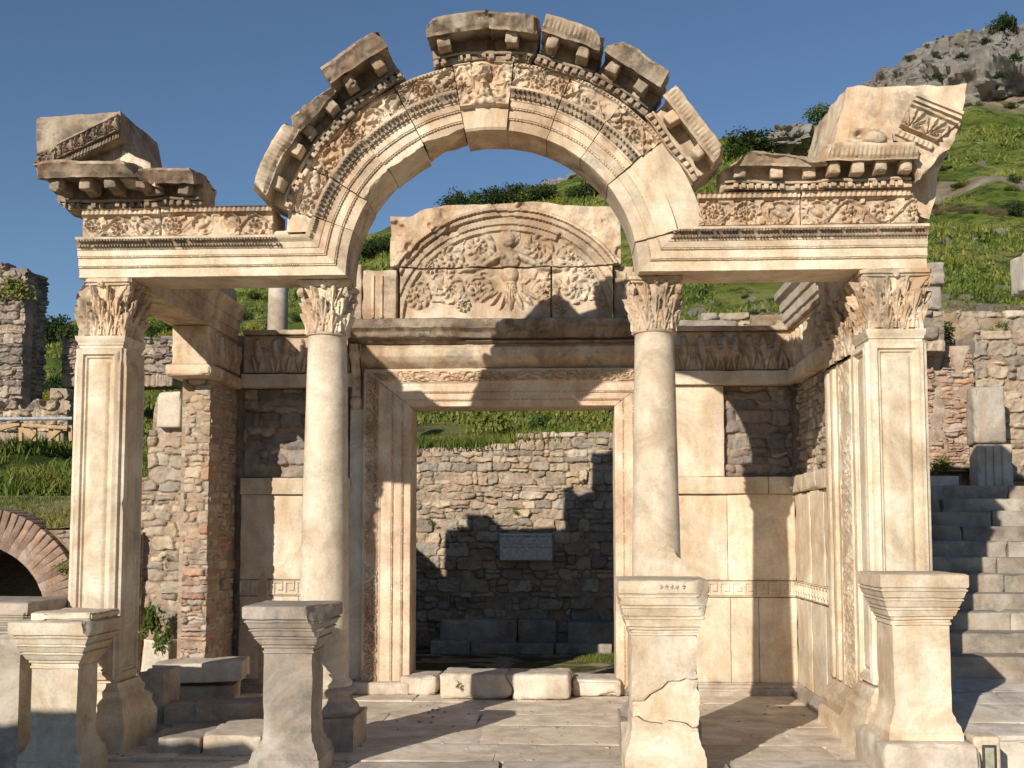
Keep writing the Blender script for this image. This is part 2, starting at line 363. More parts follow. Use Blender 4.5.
def terrain_mat():
    m = bpy.data.materials.new('hillside'); m.use_nodes = True; t = m.node_tree; N = t.nodes; L = t.links
    b = N['Principled BSDF']; b.inputs['Roughness'].default_value = .9; b.inputs['Specular IOR Level'].default_value = .1
    g = N.new('ShaderNodeNewGeometry'); pos = g.outputs['Position']
    def noise(s, d=6, r=.6):
        x = N.new('ShaderNodeTexNoise'); x.inputs['Scale'].default_value = s; x.inputs['Detail'].default_value = d; x.inputs['Roughness'].default_value = r
        L.new(pos, x.inputs['Vector']); return x.outputs[0]
    def ramp(f, st):
        x = N.new('ShaderNodeValToRGB'); e = x.color_ramp.elements
        while len(e) < len(st): e.new(.5)
        for q, (p, c) in zip(e, st): q.position = p; q.color = (*c, 1)
        L.new(f, x.inputs[0]); return x.outputs[0]
    def mix(f, a, c, mode='MIX'):
        x = N.new('ShaderNodeMix'); x.data_type = 'RGBA'; x.blend_type = mode
        if isinstance(f, float): x.inputs[0].default_value = f
        else: L.new(f, x.inputs[0])
        for i, q in ((6, a), (7, c)):
            if isinstance(q, tuple): x.inputs[i].default_value = (*q, 1)
            else: L.new(q, x.inputs[i])
        return x.outputs[2]
    gr = ramp(noise(.22, 8), [(.38, (.085, .120, .020)), (.5, (.165, .205, .036)), (.62, (.27, .27, .08))])
    gr = mix(ramp(noise(1.1, 9, .78), [(.49, (0, 0, 0)), (.56, (.8, .8, .8))]), gr, (.030, .050, .012))
    gr = mix(ramp(noise(3.1, 8, .75), [(.60, (0, 0, 0)), (.68, (.6, .6, .6))]), gr, (.26, .25, .03))
    soil = ramp(noise(.7, 8), [(.35, (.22, .17, .11)), (.6, (.36, .29, .21)), (.75, (.45, .40, .33))])
    at = N.new('ShaderNodeAttribute'); at.attribute_name = 'bare'
    f = N.new('ShaderNodeMath'); f.operation = 'ADD'; f.use_clamp = True
    nz = ramp(noise(.9, 8, .7), [(.46, (0, 0, 0)), (.60, (.45, .45, .45))])
    ml = N.new('ShaderNodeMath'); ml.operation = 'MULTIPLY'; L.new(at.outputs['Fac'], ml.inputs[0]); ml.inputs[1].default_value = 1.5
    sb = N.new('ShaderNodeMath'); sb.operation = 'SUBTRACT'; sb.use_clamp = True
    nr = ramp(noise(1.3, 8, .7), [(.35, (0, 0, 0)), (.65, (1, 1, 1))]); L.new(ml.outputs[0], sb.inputs[0])
    hl = N.new('ShaderNodeMath'); hl.operation = 'MULTIPLY'; L.new(nr, hl.inputs[0]); hl.inputs[1].default_value = .45; L.new(hl.outputs[0], sb.inputs[1])
    L.new(mix(sb.outputs[0], gr, soil), b.inputs['Base Color'])
    bp = N.new('ShaderNodeBump'); bp.inputs['Strength'].default_value = 1; bp.inputs['Distance'].default_value = .35; L.new(noise(2.6, 10, .75), bp.inputs['Height']); L.new(bp.outputs[0], b.inputs['Normal'])
    return m
HILL = terrain_mat()

# ------------------------------------------------------------------ relief patterns (heights in metres)
def spiral(du, dv, R, sgn=1, arms=1.0, turns=1.7, pet=5, lobes=9):
    r = np.hypot(du, dv); th = np.arctan2(dv, du)
    ph = r / R * turns - sgn * th / (2 * math.pi) * arms
    fr = ph - np.floor(ph); rid = np.clip(1 - np.abs(fr - .45) * 2.5, 0, 1) ** .5
    rid = rid * (.62 + .38 * np.sign(np.cos(lobes * th + r / R * 7)) * np.abs(np.cos(lobes * th + r / R * 7)) ** .5)
    ros = np.clip(1.15 - r / (.34 * R), 0, 1) ** .6 * (.72 + .42 * np.cos(pet * th)) + .5 * np.exp(-(r / (.09 * R)) ** 2)
    return np.maximum(rid * (1 - sstep(.92 * R, 1.0 * R, r)) * sstep(.26 * R, .38 * R, r), ros)
def scroll(H, L=None, amp=.032, seed=0):
    L = L or H * 1.15
    def h(u, v):
        k = np.floor(u / L); rk = _h(k.astype(np.int64), 0 * k.astype(np.int64), 0 * k.astype(np.int64), seed + 11); rq = _h(k.astype(np.int64), 1 + 0 * k.astype(np.int64), 0 * k.astype(np.int64), seed + 5)
        du = u - (k + .5 + (rk - .5) * .16) * L; dv = v - H * (.5 + (rq - .5) * .08)
        s = np.where(np.mod(k, 2) > .5, 1.0, -1.0)
        sp = spiral(du, dv * s, H * (.42 + .06 * rk), turns=1.5 + .8 * rq, pet=np.round(4 + 4 * rk), lobes=np.round(7 + 5 * rq))
        # now and then a beast or a figure fills the curl instead of a flower
        bd = np.sqrt(np.clip(1 - (du / (H * .34)) ** 2 - ((dv - du * .4 * s) / (H * .15)) ** 2, 0, 1)) + 0
        for ox, oy, rr in ((.25, .20, .13), (-.22, -.24, .09), (.10, -.26, .09), (-.32, .18, .08)): bd = np.maximum(bd, np.sqrt(np.clip(1 - ((du - s * ox * H) ** 2 + (dv - oy * H) ** 2) / (rr * H) ** 2, 0, 1)))
        ring = np.clip(1 - np.abs(np.hypot(du, dv) - H * .42) / (H * .05), 0, 1) ** .5
        sp = np.where(rk > .68, np.maximum(bd, ring * .8), sp)
        vine = np.exp(-((v - H * .5 + H * .40 * np.sin(u / L * math.pi)) / (H * .05)) ** 2)
        lf = sstep(.50, .56, n2(u, v, 20, seed, 1)) * .6
        g = np.maximum(np.maximum(sp, vine * .9), lf * sstep(H * .36, H * .44, np.hypot(du, dv)))
        g = g * (.86 + .26 * n2(u, v, 30, seed + 3, 2)) - .22 * sstep(.60, .68, n2(u, v, 26, seed + 7, 1))
        ed = np.minimum(v, H - v); g = np.where(ed < H * .04, .9, g)
        return amp * g * (1 - .75 * sstep(.61, .68, n2(u, v, 1.8, seed + 5, 3)))
    return h
def tongues(L=.06, amp=.025):
    def h(u, v): return amp * (np.abs(np.sin(math.pi * u / L)) ** .5) * (v * 0 + 1)
    return h
def figures(H, amp=.05, seed=3):
    R = np.random.RandomState(seed); E = []
    x = .0
    while x < 3.2:
        x += R.uniform(.14, .26)
        c = x; lean = R.uniform(-.3, .3)
        E += [(c, .82 * H, .035, .045, 0, 1.0), (c + lean * .06, .58 * H, .055, .13 * H / .4, lean, 1.0), (c - .04, .24 * H, .028, .10 * H / .4 * 1.1, .25, .8),
              (c + .05, .24 * H, .028, .10 * H / .4 * 1.1, -.2, .8), (c + .09, .62 * H, .08, .02, R.uniform(-.6, .6), .7)]
        if R.rand() < .35: E.append((c + .1, .45 * H, .12, .07, 0, .9))
    def h(u, v):
        g = np.zeros_like(u)
        for cx, cz, a, b, t, s in E:
            du = (u - cx) * math.cos(t) + (v - cz) * math.sin(t); dv = -(u - cx) * math.sin(t) + (v - cz) * math.cos(t)
            q = 1 - (du / a) ** 2 - (dv / b) ** 2
            g = np.maximum(g, s * np.sqrt(np.clip(q, 0, 1)))
        g = g * (.85 + .3 * n2(u, v, 18, seed, 2)); ed = np.minimum(v, H - v)
        return amp * 1.25 * np.where(ed < .02, .6, g)
    return h

# ------------------------------------------------------------------ the entablature and its arch
Z0 = 4.80; RI = 1.49; CX = PX(491.5, 0, 287); NS = .80
XL = PX(79, 0, 283); XR = PX(927, 0, 275)
ARCH = [(0, -.55), (0, -.015), (.008, 0), (.135, 0), (.14, .016), (.155, .018), (.16, .028), (.265, .028), (.27, .045), (.285, .046),
        (.29, .055), (.365, .055), (.375, .065), (.45, .075), (.50, .115), (.535, .12), (.54, .03)]
def sweep(mb, pos, u0, u1, prof, res=.06, cap=True, back=-.55, amp=.004, seed=0, relief=None, wear=.0, fres=.02):
    """prof points (n,p) carried along u; pos(u,n,p)"""
    pr = []
    for i, (n, p) in enumerate(prof):
        if i:
            a, b = prof[i - 1]; L = math.hypot(n - a, p - b); k = max(1, int(L / (fres if p > -.1 and b > -.1 else .12)))
            for j in range(1, k): pr.append((a + (n - a) * j / k, b + (p - b) * j / k))
        pr.append((n, p))
    pr = np.array(pr); nu = max(2, int(abs(u1 - u0) / res) + 1)
    us = np.linspace(u0, u1, nu)
    U, N_ = np.meshgrid(us, pr[:, 0], indexing='ij'); _, P_ = np.meshgrid(us, pr[:, 1], indexing='ij')
    if relief: P_ = P_ + relief(U, N_) * (P_ > -.05)
    if cap:
        cap = (True, True) if cap is True else cap
        cn, cp = pr[:, 0].mean(), (pr[:, 1].max() + back) / 2
        if cap[0]: U = np.concatenate([U[:1], U]); N_ = np.concatenate([N_[:1] * 0 + cn, N_]); P_ = np.concatenate([P_[:1] * 0 + cp, P_])
        if cap[1]: U = np.concatenate([U, U[-1:]]); N_ = np.concatenate([N_, N_[:1] * 0 + cn]); P_ = np.concatenate([P_, P_[:1] * 0 + cp])
    V = np.stack(pos(U, N_, P_), -1).reshape(-1, 3)
    V = rough(V, amp, 7, seed)
    mb.add(V, gridq(U.shape[1], U.shape[0])[:, ::-1])
temple = thing('ruined_temple', 'ruined carved marble temple front with a high round arch over two columns', 'temple', (0, 0, 0))

def egg_row(mb, pos, u0, u1, n, p, step=.055, r=(.016, .014, .026), seed=0, skip=.12):
    R = np.random.RandomState(seed); k = int(abs(u1 - u0) / step)
    for i in range(k):
        if R.rand() < skip: continue
        u = u0 + (u1 - u0) * (i + .5) / k
        q = pos(np.array(u), np.array(n + R.uniform(-.003, .003)), np.array(p)); blob(mb, [float(x) for x in q], [r[0] * R.uniform(.8, 1.1), r[1], r[2] * R.uniform(.8, 1.1)], 3)
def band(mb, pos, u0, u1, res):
    # raised carving over the crown moulding; its dark material paints in undercut shade
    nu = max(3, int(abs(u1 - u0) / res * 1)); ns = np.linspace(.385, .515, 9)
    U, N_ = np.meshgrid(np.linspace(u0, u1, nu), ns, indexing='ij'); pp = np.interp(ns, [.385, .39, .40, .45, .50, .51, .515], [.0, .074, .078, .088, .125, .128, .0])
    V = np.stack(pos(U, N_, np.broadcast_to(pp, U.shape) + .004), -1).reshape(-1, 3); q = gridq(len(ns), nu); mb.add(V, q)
def horiz(side, s):
    """straight arm of the architrave; s = height scale; returns position function"""
    if side < 0: return lambda u, n, p: (XL + u * ((CX - RI - s * n) - XL), -p, Z0 + s * n)
    return lambda u, n, p: (XR + u * ((CX + RI + s * n) - XR), -p, Z0 + s * n)
for side, s in ((-1, .75), (1, .80)):
    pf = horiz(side, s); cuts = [0, 1.0]
    mb = MB()
    for i in range(len(cuts) - 1):
        sweep(mb, pf, cuts[i], cuts[i + 1], [(n, p) for n, p in ARCH] + [(.54, -.55), (0, -.55)], res=.012, seed=3, cap=(True, False))
    e = .86 if side < 0 else 1.0
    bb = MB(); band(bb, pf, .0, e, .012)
    egg_row(bb, pf, .01, e, .415, .095, .0125, (.012, .022, .020), 5 + side, 0.05)
    egg_row(bb, pf, .01, e, .480, .128, .0125, (.016, .022, .018), 8 + side, 0.05)
    egg_row(mb, pf, .01, e, .148, .02, .0085, (.008, .009, .007), 6 + side)
    egg_row(mb, pf, .01, e, .278, .046, .0085, (.008, .009, .007), 7 + side)
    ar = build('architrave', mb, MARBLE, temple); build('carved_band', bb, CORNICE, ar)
# frieze blocks on the straight arms
def frieze_block(x0, x1, z0, z1, y=-.03, depth=.5, seed=0, mat=CARVED, topband=.07, amp=.052):
    mb = MB(); H = z1 - z0 - topband
    sheet(mb, 0, x1 - x0, 0, H, .0085, lambda u, v, h: (x0 + u, y - h, z0 + v), scroll(H, amp=amp, seed=seed), .02)
    rbox(mb, x0, x1, y + .005, y + depth, z0, z1 - .002, .01, .1, .003, .02, seed)
    sheet(mb, 0, x1 - x0, 0, topband, .009, lambda u, v, h: (x0 + u, y - .03 - h, z1 - topband + v),
          lambda u, v: .018 * np.abs(np.sin(u * math.pi / .05)) * (v < topband * .72) + .03 * (v > topband * .72), .04)
    return mb
xa, xm, xb = XL + .03, PX(162, 0, 225), PX(274, 0, 225)
build('frieze', frieze_block(xa, xm - .004, Z0 + .41, Z0 + .71, seed=1), CARVED, temple)
build('frieze', frieze_block(xm + .004, xb, Z0 + .41, Z0 + .725, seed=4), CARVED, temple)
xc, xd, xe = PX(697, 0, 210), PX(800, 0, 210), PX(917, 0, 210)
build('frieze', frieze_block(xc, xd - .003, Z0 + .44, Z0 + .79, seed=2), CARVED, temple)
mb = frieze_block(xd + .003, xe, Z0 + .44, Z0 + .79, seed=7)
mb2 = MB(); mb2.take(mb, lambda V: clip(V, (xe - .06, 0, Z0 + .74), (1, 0, .8), .03)); build('frieze', mb2, CARVED, temple)
mb = MB(); rbox(mb, xb + .004, CX - 1.9, -.02, .5, Z0 + .36, Z0 + .76, .015, .08, .005, .03, 3,
     fn=lambda V: clip(clip(V, (CX - 2.08, 0, Z0 + .5), (1, 0, -.25), .0), (0, 0, Z0 + .75), (-.1, 0, 1), .02))
build('spandrel_block', mb, MARBLE, temple)
# archivolt
FR = [(.54, .03), (.835, .03), (.84, .05), (.875, .055), (.88, .03), (.88, -.55), (0, -.55)]
def arcpos(s0=NS, s1=NS, tA=0, tB=1):
    def f(u, n, p):
        sc = s0 + (s1 - s0) * (u - tA) / (tB - tA)
        r = RI + n * sc
        return CX + r * np.cos(u), -p, Z0 + r * np.sin(u)
    return f
D = math.radians
vs = [(162, 149, 0), (149, 134, .03), (134, 117.3, -.02), (117.3, 100.5, .0), (84, 68, .01), (68, 52.5, .0), (52.5, 37.5, .0)]
arch_parts = []
for i, (a, b, dr) in enumerate(vs):
    mb = MB(); pf0 = arcpos()
    def pf(u, n, p, dr=dr, pf0=pf0): return pf0(u, n + dr * 0, p + dr)
    H = .295; sc_ = scroll(H, L=.30, amp=.058, seed=20 + i)
    rl = lambda U, N_: np.where((N_ > .54) & (N_ < .835), sc_(U * 2.1, N_ - .54), 0)
    low = Vector((0, 0, 0))
    sweep(mb, pf, D(b) + .0022, D(a) - .0022, ARCH + FR, res=.0045, seed=30 + i, relief=rl, amp=.005, fres=.011)
    if i in (1, 2, 3):   # the soffit edge is broken away on the left side
        m2 = MB(); R = np.random.RandomState(i); t = D((a + b) / 2)
        m2.take(mb, lambda V: clip(V, (CX + (RI + .04) * math.cos(t), -.02, Z0 + (RI + .04) * math.sin(t)), (-math.cos(t), -.9 + .3 * i, -math.sin(t)), .05, 5, i)); mb = m2
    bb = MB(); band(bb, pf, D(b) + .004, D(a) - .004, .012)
    egg_row(bb, pf, D(b) + .01, D(a) - .01, .415, .095, .027, (.019, .024, .020), 40 + i, .05)
    egg_row(bb, pf, D(b) + .01, D(a) - .01, .482, .130, .024, (.018, .020, .016), 50 + i, .05)
    egg_row(mb, pf, D(b) + .01, D(a) - .01, .148, .02, .020, (.009, .008, .009), 60 + i)
    egg_row(mb, pf, D(b) + .01, D(a) - .01, .278, .046, .018, (.009, .008, .009), 70 + i)
    egg_row(mb, pf, D(b) + .01, D(a) - .01, .857, .055, .018, (.012, .02, .012), 80 + i)
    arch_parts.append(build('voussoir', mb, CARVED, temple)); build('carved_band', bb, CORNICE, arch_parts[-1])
# springers: lower ends of the arch, mitred into the straight arms
def springer(sgn, s, top, plainf, seed):
    mb = MB(); pr = ARCH + ([(.54, .03), (.88, .03), (.88, -.55), (0, -.55)])
    if plainf: pr = [(0, -.55), (0, -.01), (.01, 0), (.16, .0), (.165, .012), (.40, .03), (.44, .06), (.50, .09), (.535, .09), (.54, .05), (.88, .05), (.88, -.55), (0, -.55)]
    def pos(u, n, p):
        nn_ = np.minimum(n, .54); sc = s + (NS - s) * u
        th0 = np.arcsin(np.clip(np.where(n > .541, .60, nn_) * s / (RI + n * s), 0, 1)); th0 = np.where(n < .002, 0, th0)
        th = th0 + (D(top) - th0) * u; r = RI + n * sc
        return CX + sgn * (r * np.cos(th) + (1 - u) * np.where(n < .545, (RI + n * s) - r * np.cos(th0), 0)), -p, Z0 + r * np.sin(th)
    sweep(mb, pos, 0, .995, pr, res=.04, seed=3, cap=(False, True))
    if not plainf:
        egg_row(mb, pos, .05, .98, .485, .112, .1, (.015, .014, .015), seed); egg_row(mb, pos, .02, .98, .148, .02, .06, (.009, .008, .009), seed)
        egg_row(mb, pos, .02, .98, .278, .046, .06, (.009, .008, .009), seed)
    return mb
def flipq(mb):
    o = MB(); V, Q = mb.arr(); o.add(V, Q[:, ::-1]); return o
build('springer', springer(-1, .75, 18, False, 3), CARVED, temple)
build('springer', flipq(springer(1, .80, 11.5, False, 5)), MARBLE, temple)
# the smooth replacement stone on the right
mb = MB(); pr = [(0, -.55), (0, -.01), (.01, 0), (.15, .0), (.155, .014), (.27, .016), (.275, .03), (.36, .03), (.42, .07), (.50, .10), (.53, .10), (.54, .05), (.62, .055), (.88, .05), (.88, -.55), (0, -.55)]
sweep(mb, arcpos(), D(12.2), D(37.2), pr, res=.02, seed=9, amp=.003)
build('replacement_voussoir', mb, MARBLE, temple, label='smooth uncarved cream voussoir low on the right of the arch')
# keystone with a bust
mb = MB(); E = [(.0, .72, .085, .115, .13, 0), (.0, .73, .125, .125, .075, 0), (.0, .56, .055, .07, .09, 0), (-.02, .44, .19, .085, .11, 0), (.03, .35, .20, .06, .08, 0), (-.15, .6, .05, .2, .03, 0), (.17, .60, .07, .2, .03, 0)]
def keyh(U, N_):
    x = (U - D(92.3)) * (RI + N_) * -1; g = np.zeros_like(x)
    for cx_, cn, a, b, hh, t in E: g = np.maximum(g, hh * np.sqrt(np.clip(1 - ((x - cx_) / a) ** 2 - ((N_ - cn) / b) ** 2, 0, 1)))
    hair = (np.hypot(x, N_ - .74) < .15) & (np.hypot(x / .07, (N_ - .71) / .10) > 1) & (N_ > .66); g = g + hair * (g > .01) * .05 * (n2(x + 3, N_, 38, 5, 1) - .45)
    g = g - (N_ < .56) * (g > .02) * .022 * np.abs(np.sin(np.arctan2(x, N_ - .66) * 11)); g = g * (.8 + .4 * n2(x + 2, N_, 22, 8, 3)) - .05 * sstep(.56, .66, n2(x + 5, N_, 7, 9, 3)) * (g > .03)
    for ex in (-.03, .03): g = g - .018 * np.exp(-(((x - ex) / .016) ** 2 + ((N_ - .745) / .011) ** 2))
    g = g + .02 * np.exp(-((x / .012) ** 2 + ((N_ - .72) / .03) ** 2)) - .012 * np.exp(-((x / .028) ** 2 + ((N_ - .672) / .006) ** 2))
    lf = scroll(.58, L=.24, amp=.045, seed=77)(x + 3, N_ - .29)
    return np.where((N_ > .28) & (N_ < .87), np.maximum(g, lf * (np.abs(x) > .13)), 0)
KP = [(0, -.55), (0, .03), (.03, .05), (.28, .06), (.30, .09), (.33, .08), (.86, .07), (.88, .07), (.88, -.55), (0, -.55)]
sweep(mb, arcpos(), D(84) + .002, D(100.5) - .002, KP, res=.0045, relief=keyh, seed=14, fres=.01)
build('keystone', mb, CARVED, temple, label='keystone carved with the bust of a goddess, its face worn')

# ------------------------------------------------------------------ cornice blocks
def cornice(wd, h, proj, nmod, frame, seed=0, worn=0.3, curve=0.0, dent=True, clips=(), depth=.45, mat=CORNICE, name='cornice_block', label=None):
    """local u across, v up, p outward; frame(u,v,p)->world"""
    R = np.random.RandomState(seed); loc = MB()
    def B(u0, u1, p0, p1, v0, v1, **k): rbox(loc, u0, u1, -p1, -p0, v0, v1, **k)
    proj = proj * 1.12
    B(-wd / 2, wd / 2, -depth, .03, 0, h * .98, bev=.02, res=.06, amp=.012, wear=.05, seed=seed)
    B(-wd / 2, wd / 2, -.1, .10, .0, h * .16, bev=.008, res=.06, amp=.004, wear=.02, seed=seed + 1)
    nd = int(wd / .075)
    for i in range(nd):
        if R.rand() < .1: continue
        u = -wd / 2 + (i + .5) * wd / nd
        B(u - .024, u + .024, .09, .135, .01, h * .17, bev=.008, res=.05, amp=.003, wear=0, seed=seed + i)
    B(-wd / 2 + .01, wd / 2 - .01, -.1, .13, h * .18, h * .26, bev=.01, res=.05, amp=.004, wear=.03, seed=seed + 2)
    for i in range(nmod):
        u = -wd / 2 + (i + .5) * wd / nmod + R.uniform(-.02, .02)
        if R.rand() < .22 * (worn > .4): continue
        B(u - .06, u + .06, .1, proj - .12 - R.uniform(0, .08) * worn, h * .30, h * .68, bev=.012, res=.025, amp=.010, wear=.05, seed=seed + 20 + i)
    pz = [(-.0, h * .54), (.0, h * .54)]
    # corona with an outward curving crown
    U = np.linspace(-wd / 2, wd / 2, max(6, int(wd / .012))); pr = [(-.1, h * .66), (proj - .13, h * .68), (proj - .12, h * .60), (proj - .085, h * .58), (proj - .075, h * .64), (proj - .06, h * .68), (proj - .05, h * .72), (proj - .03, h * .82), (proj, h * .90), (proj, h * .97), (proj - .03, h), (proj * .5, h * 1.02), (-.1, h * 1.03), (-depth, h * 1.0)]
    q = []
    for i, (p_, v_) in enumerate(pr):
        if i:
            a, b = pr[i - 1]; k = max(1, int(math.hypot(p_ - a, v_ - b) / .022))
            for j in range(1, k): q.append((a + (p_ - a) * j / k, b + (v_ - b) * j / k))
        q.append((p_, v_))
    q = np.array(q); UU, PP = np.meshgrid(U, q[:, 0], indexing='ij'); _, VV = np.meshgrid(U, q[:, 1], indexing='ij')
    orn = (worn < .35) * .018 * np.abs(np.sin(UU * math.pi / .045)) * ((VV > h * .64) & (VV < h * .90) & (PP > proj - .1)) * (n2(UU, VV, 4, seed) > .38 * worn)
    PP = PP + orn
    c = (q[:, 0].mean() * 0 + proj * .3, h * .75)
    UU = np.concatenate([UU[:1], UU, UU[-1:]]); PP = np.concatenate([PP[:1] * 0 + c[0], PP, PP[:1] * 0 + c[0]]); VV = np.concatenate([VV[:1] * 0 + c[1], VV, VV[:1] * 0 + c[1]])
    loc.add(rough(np.stack([UU, -PP, VV], -1).reshape(-1, 3), .008, 7, seed), gridq(UU.shape[1], UU.shape[0])[:, ::-1])
    V, Q = loc.arr()
    V = V + (fbm(V * 3 + seed, seed, 3)[:, None] - .5) * np.array([.03, .05, .07]) * (.7 + worn) + (fbm(V * 11 + seed, seed + 5, 3)[:, None] - .5) * np.array([.02, .04, .04]) * (.3 + worn)
    RC = np.random.RandomState(seed + 50)
    for sx in (-1, 1):
        if RC.rand() < .75: V = clip(V, (sx * wd * .5, -proj * RC.uniform(.75, .95), h * RC.uniform(.75, .95)), (sx * RC.uniform(.4, 1.2), -RC.uniform(.4, 1), RC.uniform(-.3, 1)), .04, 7, seed)
    for pt, nm in clips: V = clip(V, pt, nm, .035, 6, seed)
    if curve: V[:, 2] += -V[:, 0] ** 2 * curve
    o = MB(); o.add(np.stack(frame(V[:, 0], V[:, 2], -V[:, 1]), -1), Q)
    return build(name, o, mat, temple, label=label, smooth=40)
def ringframe(deg, r0):
    a = D(deg); c, s_ = math.cos(a), math.sin(a)
    return lambda u, v, p: (CX + (r0 + v) * c + u * s_, -p, Z0 + (r0 + v) * s_ - u * c)
def flatframe(xc, z0, y=0, tilt=0, yaw=0):
    def f(u, v, p):
        ct, st = math.cos(tilt), math.sin(tilt); uu, vv = u * ct - v * st, u * st + v * ct
        return xc + uu, y - p, z0 + vv
    return f
def rf(px, py):   # ring coordinates of a picture point on the front plane
    x, z = P(px, py, 0); return math.degrees(math.atan2(z - Z0, x - CX)), math.hypot(z - Z0, x - CX)
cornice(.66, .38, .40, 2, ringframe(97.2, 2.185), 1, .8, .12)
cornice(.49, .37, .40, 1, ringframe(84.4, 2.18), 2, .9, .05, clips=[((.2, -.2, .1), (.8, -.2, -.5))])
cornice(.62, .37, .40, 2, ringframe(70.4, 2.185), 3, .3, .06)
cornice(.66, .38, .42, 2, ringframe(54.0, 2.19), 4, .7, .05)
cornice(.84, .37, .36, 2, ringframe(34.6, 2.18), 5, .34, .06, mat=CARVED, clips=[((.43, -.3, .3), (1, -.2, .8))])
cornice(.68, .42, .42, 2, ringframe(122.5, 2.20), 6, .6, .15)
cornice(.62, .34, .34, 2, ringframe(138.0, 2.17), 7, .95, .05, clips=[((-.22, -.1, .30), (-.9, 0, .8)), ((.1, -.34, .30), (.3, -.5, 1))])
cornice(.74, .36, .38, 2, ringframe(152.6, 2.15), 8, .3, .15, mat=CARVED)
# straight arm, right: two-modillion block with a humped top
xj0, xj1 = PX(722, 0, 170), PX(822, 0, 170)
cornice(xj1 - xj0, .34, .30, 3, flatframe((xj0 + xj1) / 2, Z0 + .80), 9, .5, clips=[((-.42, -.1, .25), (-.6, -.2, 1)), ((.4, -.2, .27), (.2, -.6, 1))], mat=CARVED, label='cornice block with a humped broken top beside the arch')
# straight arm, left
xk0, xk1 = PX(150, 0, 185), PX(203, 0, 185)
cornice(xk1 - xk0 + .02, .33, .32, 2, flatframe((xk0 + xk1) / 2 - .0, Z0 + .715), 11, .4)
# ------------------------------------------------------------------ the two corner blocks of the broken pediment
def prism(mb, pts, y0, y1, res=.04, amp=.01, seed=0, backshift=(0, 0), fn=None):
    """polygon of world (x,z) points extruded from y0 to y1, dense"""
    pts = np.array(pts, float); ring = []
    for a, b in zip(pts, np.roll(pts, -1, 0)):
        k = max(2, int(np.linalg.norm(b - a) / res)); ring += [a + (b - a) * j / k for j in range(k)]
    ring = np.array(ring + ring[:1]); c = pts.mean(0); rows = []
    nn_ = 10
    for j in range(nn_): t = j / nn_; rows.append((c + (ring - c) * t, y0))
    m = max(2, int(abs(y1 - y0) / res))
    for j in range(m + 1): t = j / m; rows.append((ring + np.array(backshift) * t, y0 + (y1 - y0) * t))
    cb = c + np.array(backshift)
    for j in range(nn_ - 1, -1, -1): t = j / nn_; rows.append((cb + (ring - c) * t, y1))
    V = np.concatenate([np.stack([r[:, 0], np.full(len(r), y), r[:, 1]], -1) for r, y in rows])
    V = V + (fbm(V * 3.2 + seed, seed, 4)[:, None] - .5) * amp * 3 + 0
    V = rough(V, amp, 9, seed)
    if fn: V = fn(V)
    mb.add(V, gridq(len(ring), len(rows)))
def ppts(L, Y): return [P(x, y, Y) for x, y in L]
def quadrelief(mb, q, y, h, W, H, lift=.02, res=.009):
    """relief laid on a picture-measured quadrilateral q=(bl,br,tr,tl)"""
    bl, br, tr, tl = [np.array(P(x, yy, y)) for x, yy in q]
    def pos(u, v, g):
        s_, t = u / W, v / H
        p = (1 - t)[..., None] * ((1 - s_)[..., None] * bl + s_[..., None] * br) + t[..., None] * ((1 - s_)[..., None] * tl + s_[..., None] * tr)
        return p[..., 0], y - lift - g, p[..., 1]
    sheet(mb, 0, W, 0, H, res, pos, h, .06)
def palmettes(H, L=.13, amp=.035):
    def h(u, v):
        k = np.floor(u / L); du = u - (k + .5) * L; r = np.hypot(du, v - .02); th = np.arctan2(v - .02, du)
        g = (.5 + .5 * np.cos(th * 14)) * (1 - sstep(H * .70, H * .80, r)) * sstep(.01, .03, r)
        return amp * np.maximum(g, 1.0 * (v > H * .86) + .9 * (v < H * .07)) * (.8 + .4 * n2(u, v, 25, 3, 1))
    return h
# left: cornice course, then the raking block
cor = P(96, 210, 0)
xm0, xm1 = PX(36, -.38, 180), PX(143, -.38, 180)
mb = MB()
cornice(xm1 - xm0 + .1, .37, .50, 4, flatframe((xm0 + xm1) / 2 + .08, Z0 + .71, .05), 12, .35, depth=.6, clips=[((-.50, -.0, .04), (-1, 0, -1.0)), ((.47, -.3, .3), (1, -.5, .4))], label='long corner cornice block with small brackets at the left end')
mb = MB(); prism(mb, ppts([(36, 172), (37, 117), (121, 112), (130, 172)], -.28), -.28, .62, amp=.010, seed=31, backshift=(.04, 0))
prism(mb, ppts([(34, 166), (56, 170), (121, 138), (121, 111), (96, 124), (62, 143), (40, 153)], -.42), -.44, -.2, amp=.006, seed=33)
quadrelief(mb, ((58, 161), (120, 132), (120, 114), (58, 145)), -.44, palmettes(.2), .72, .2)
quadrelief(mb, ((56, 169), (121, 139), (121, 132), (58, 161)), -.42, tongues(.035, .02), .72, .07)
quadrelief(mb, ((34, 166), (56, 169), (57, 147), (38, 154)), -.44, scroll(.2, amp=.03), .22, .2)
build('raking_cornice_block', mb, CORNICE, temple, label='slanting pediment block carved with palmettes on the left corner')
mb = MB(); prism(mb, ppts([(118, 181), (122, 152), (150, 164), (152, 176), (158, 188)], -.25), -.3, .3, amp=.03, seed=35)
build('broken_cornice_block', mb, CARVED, temple)
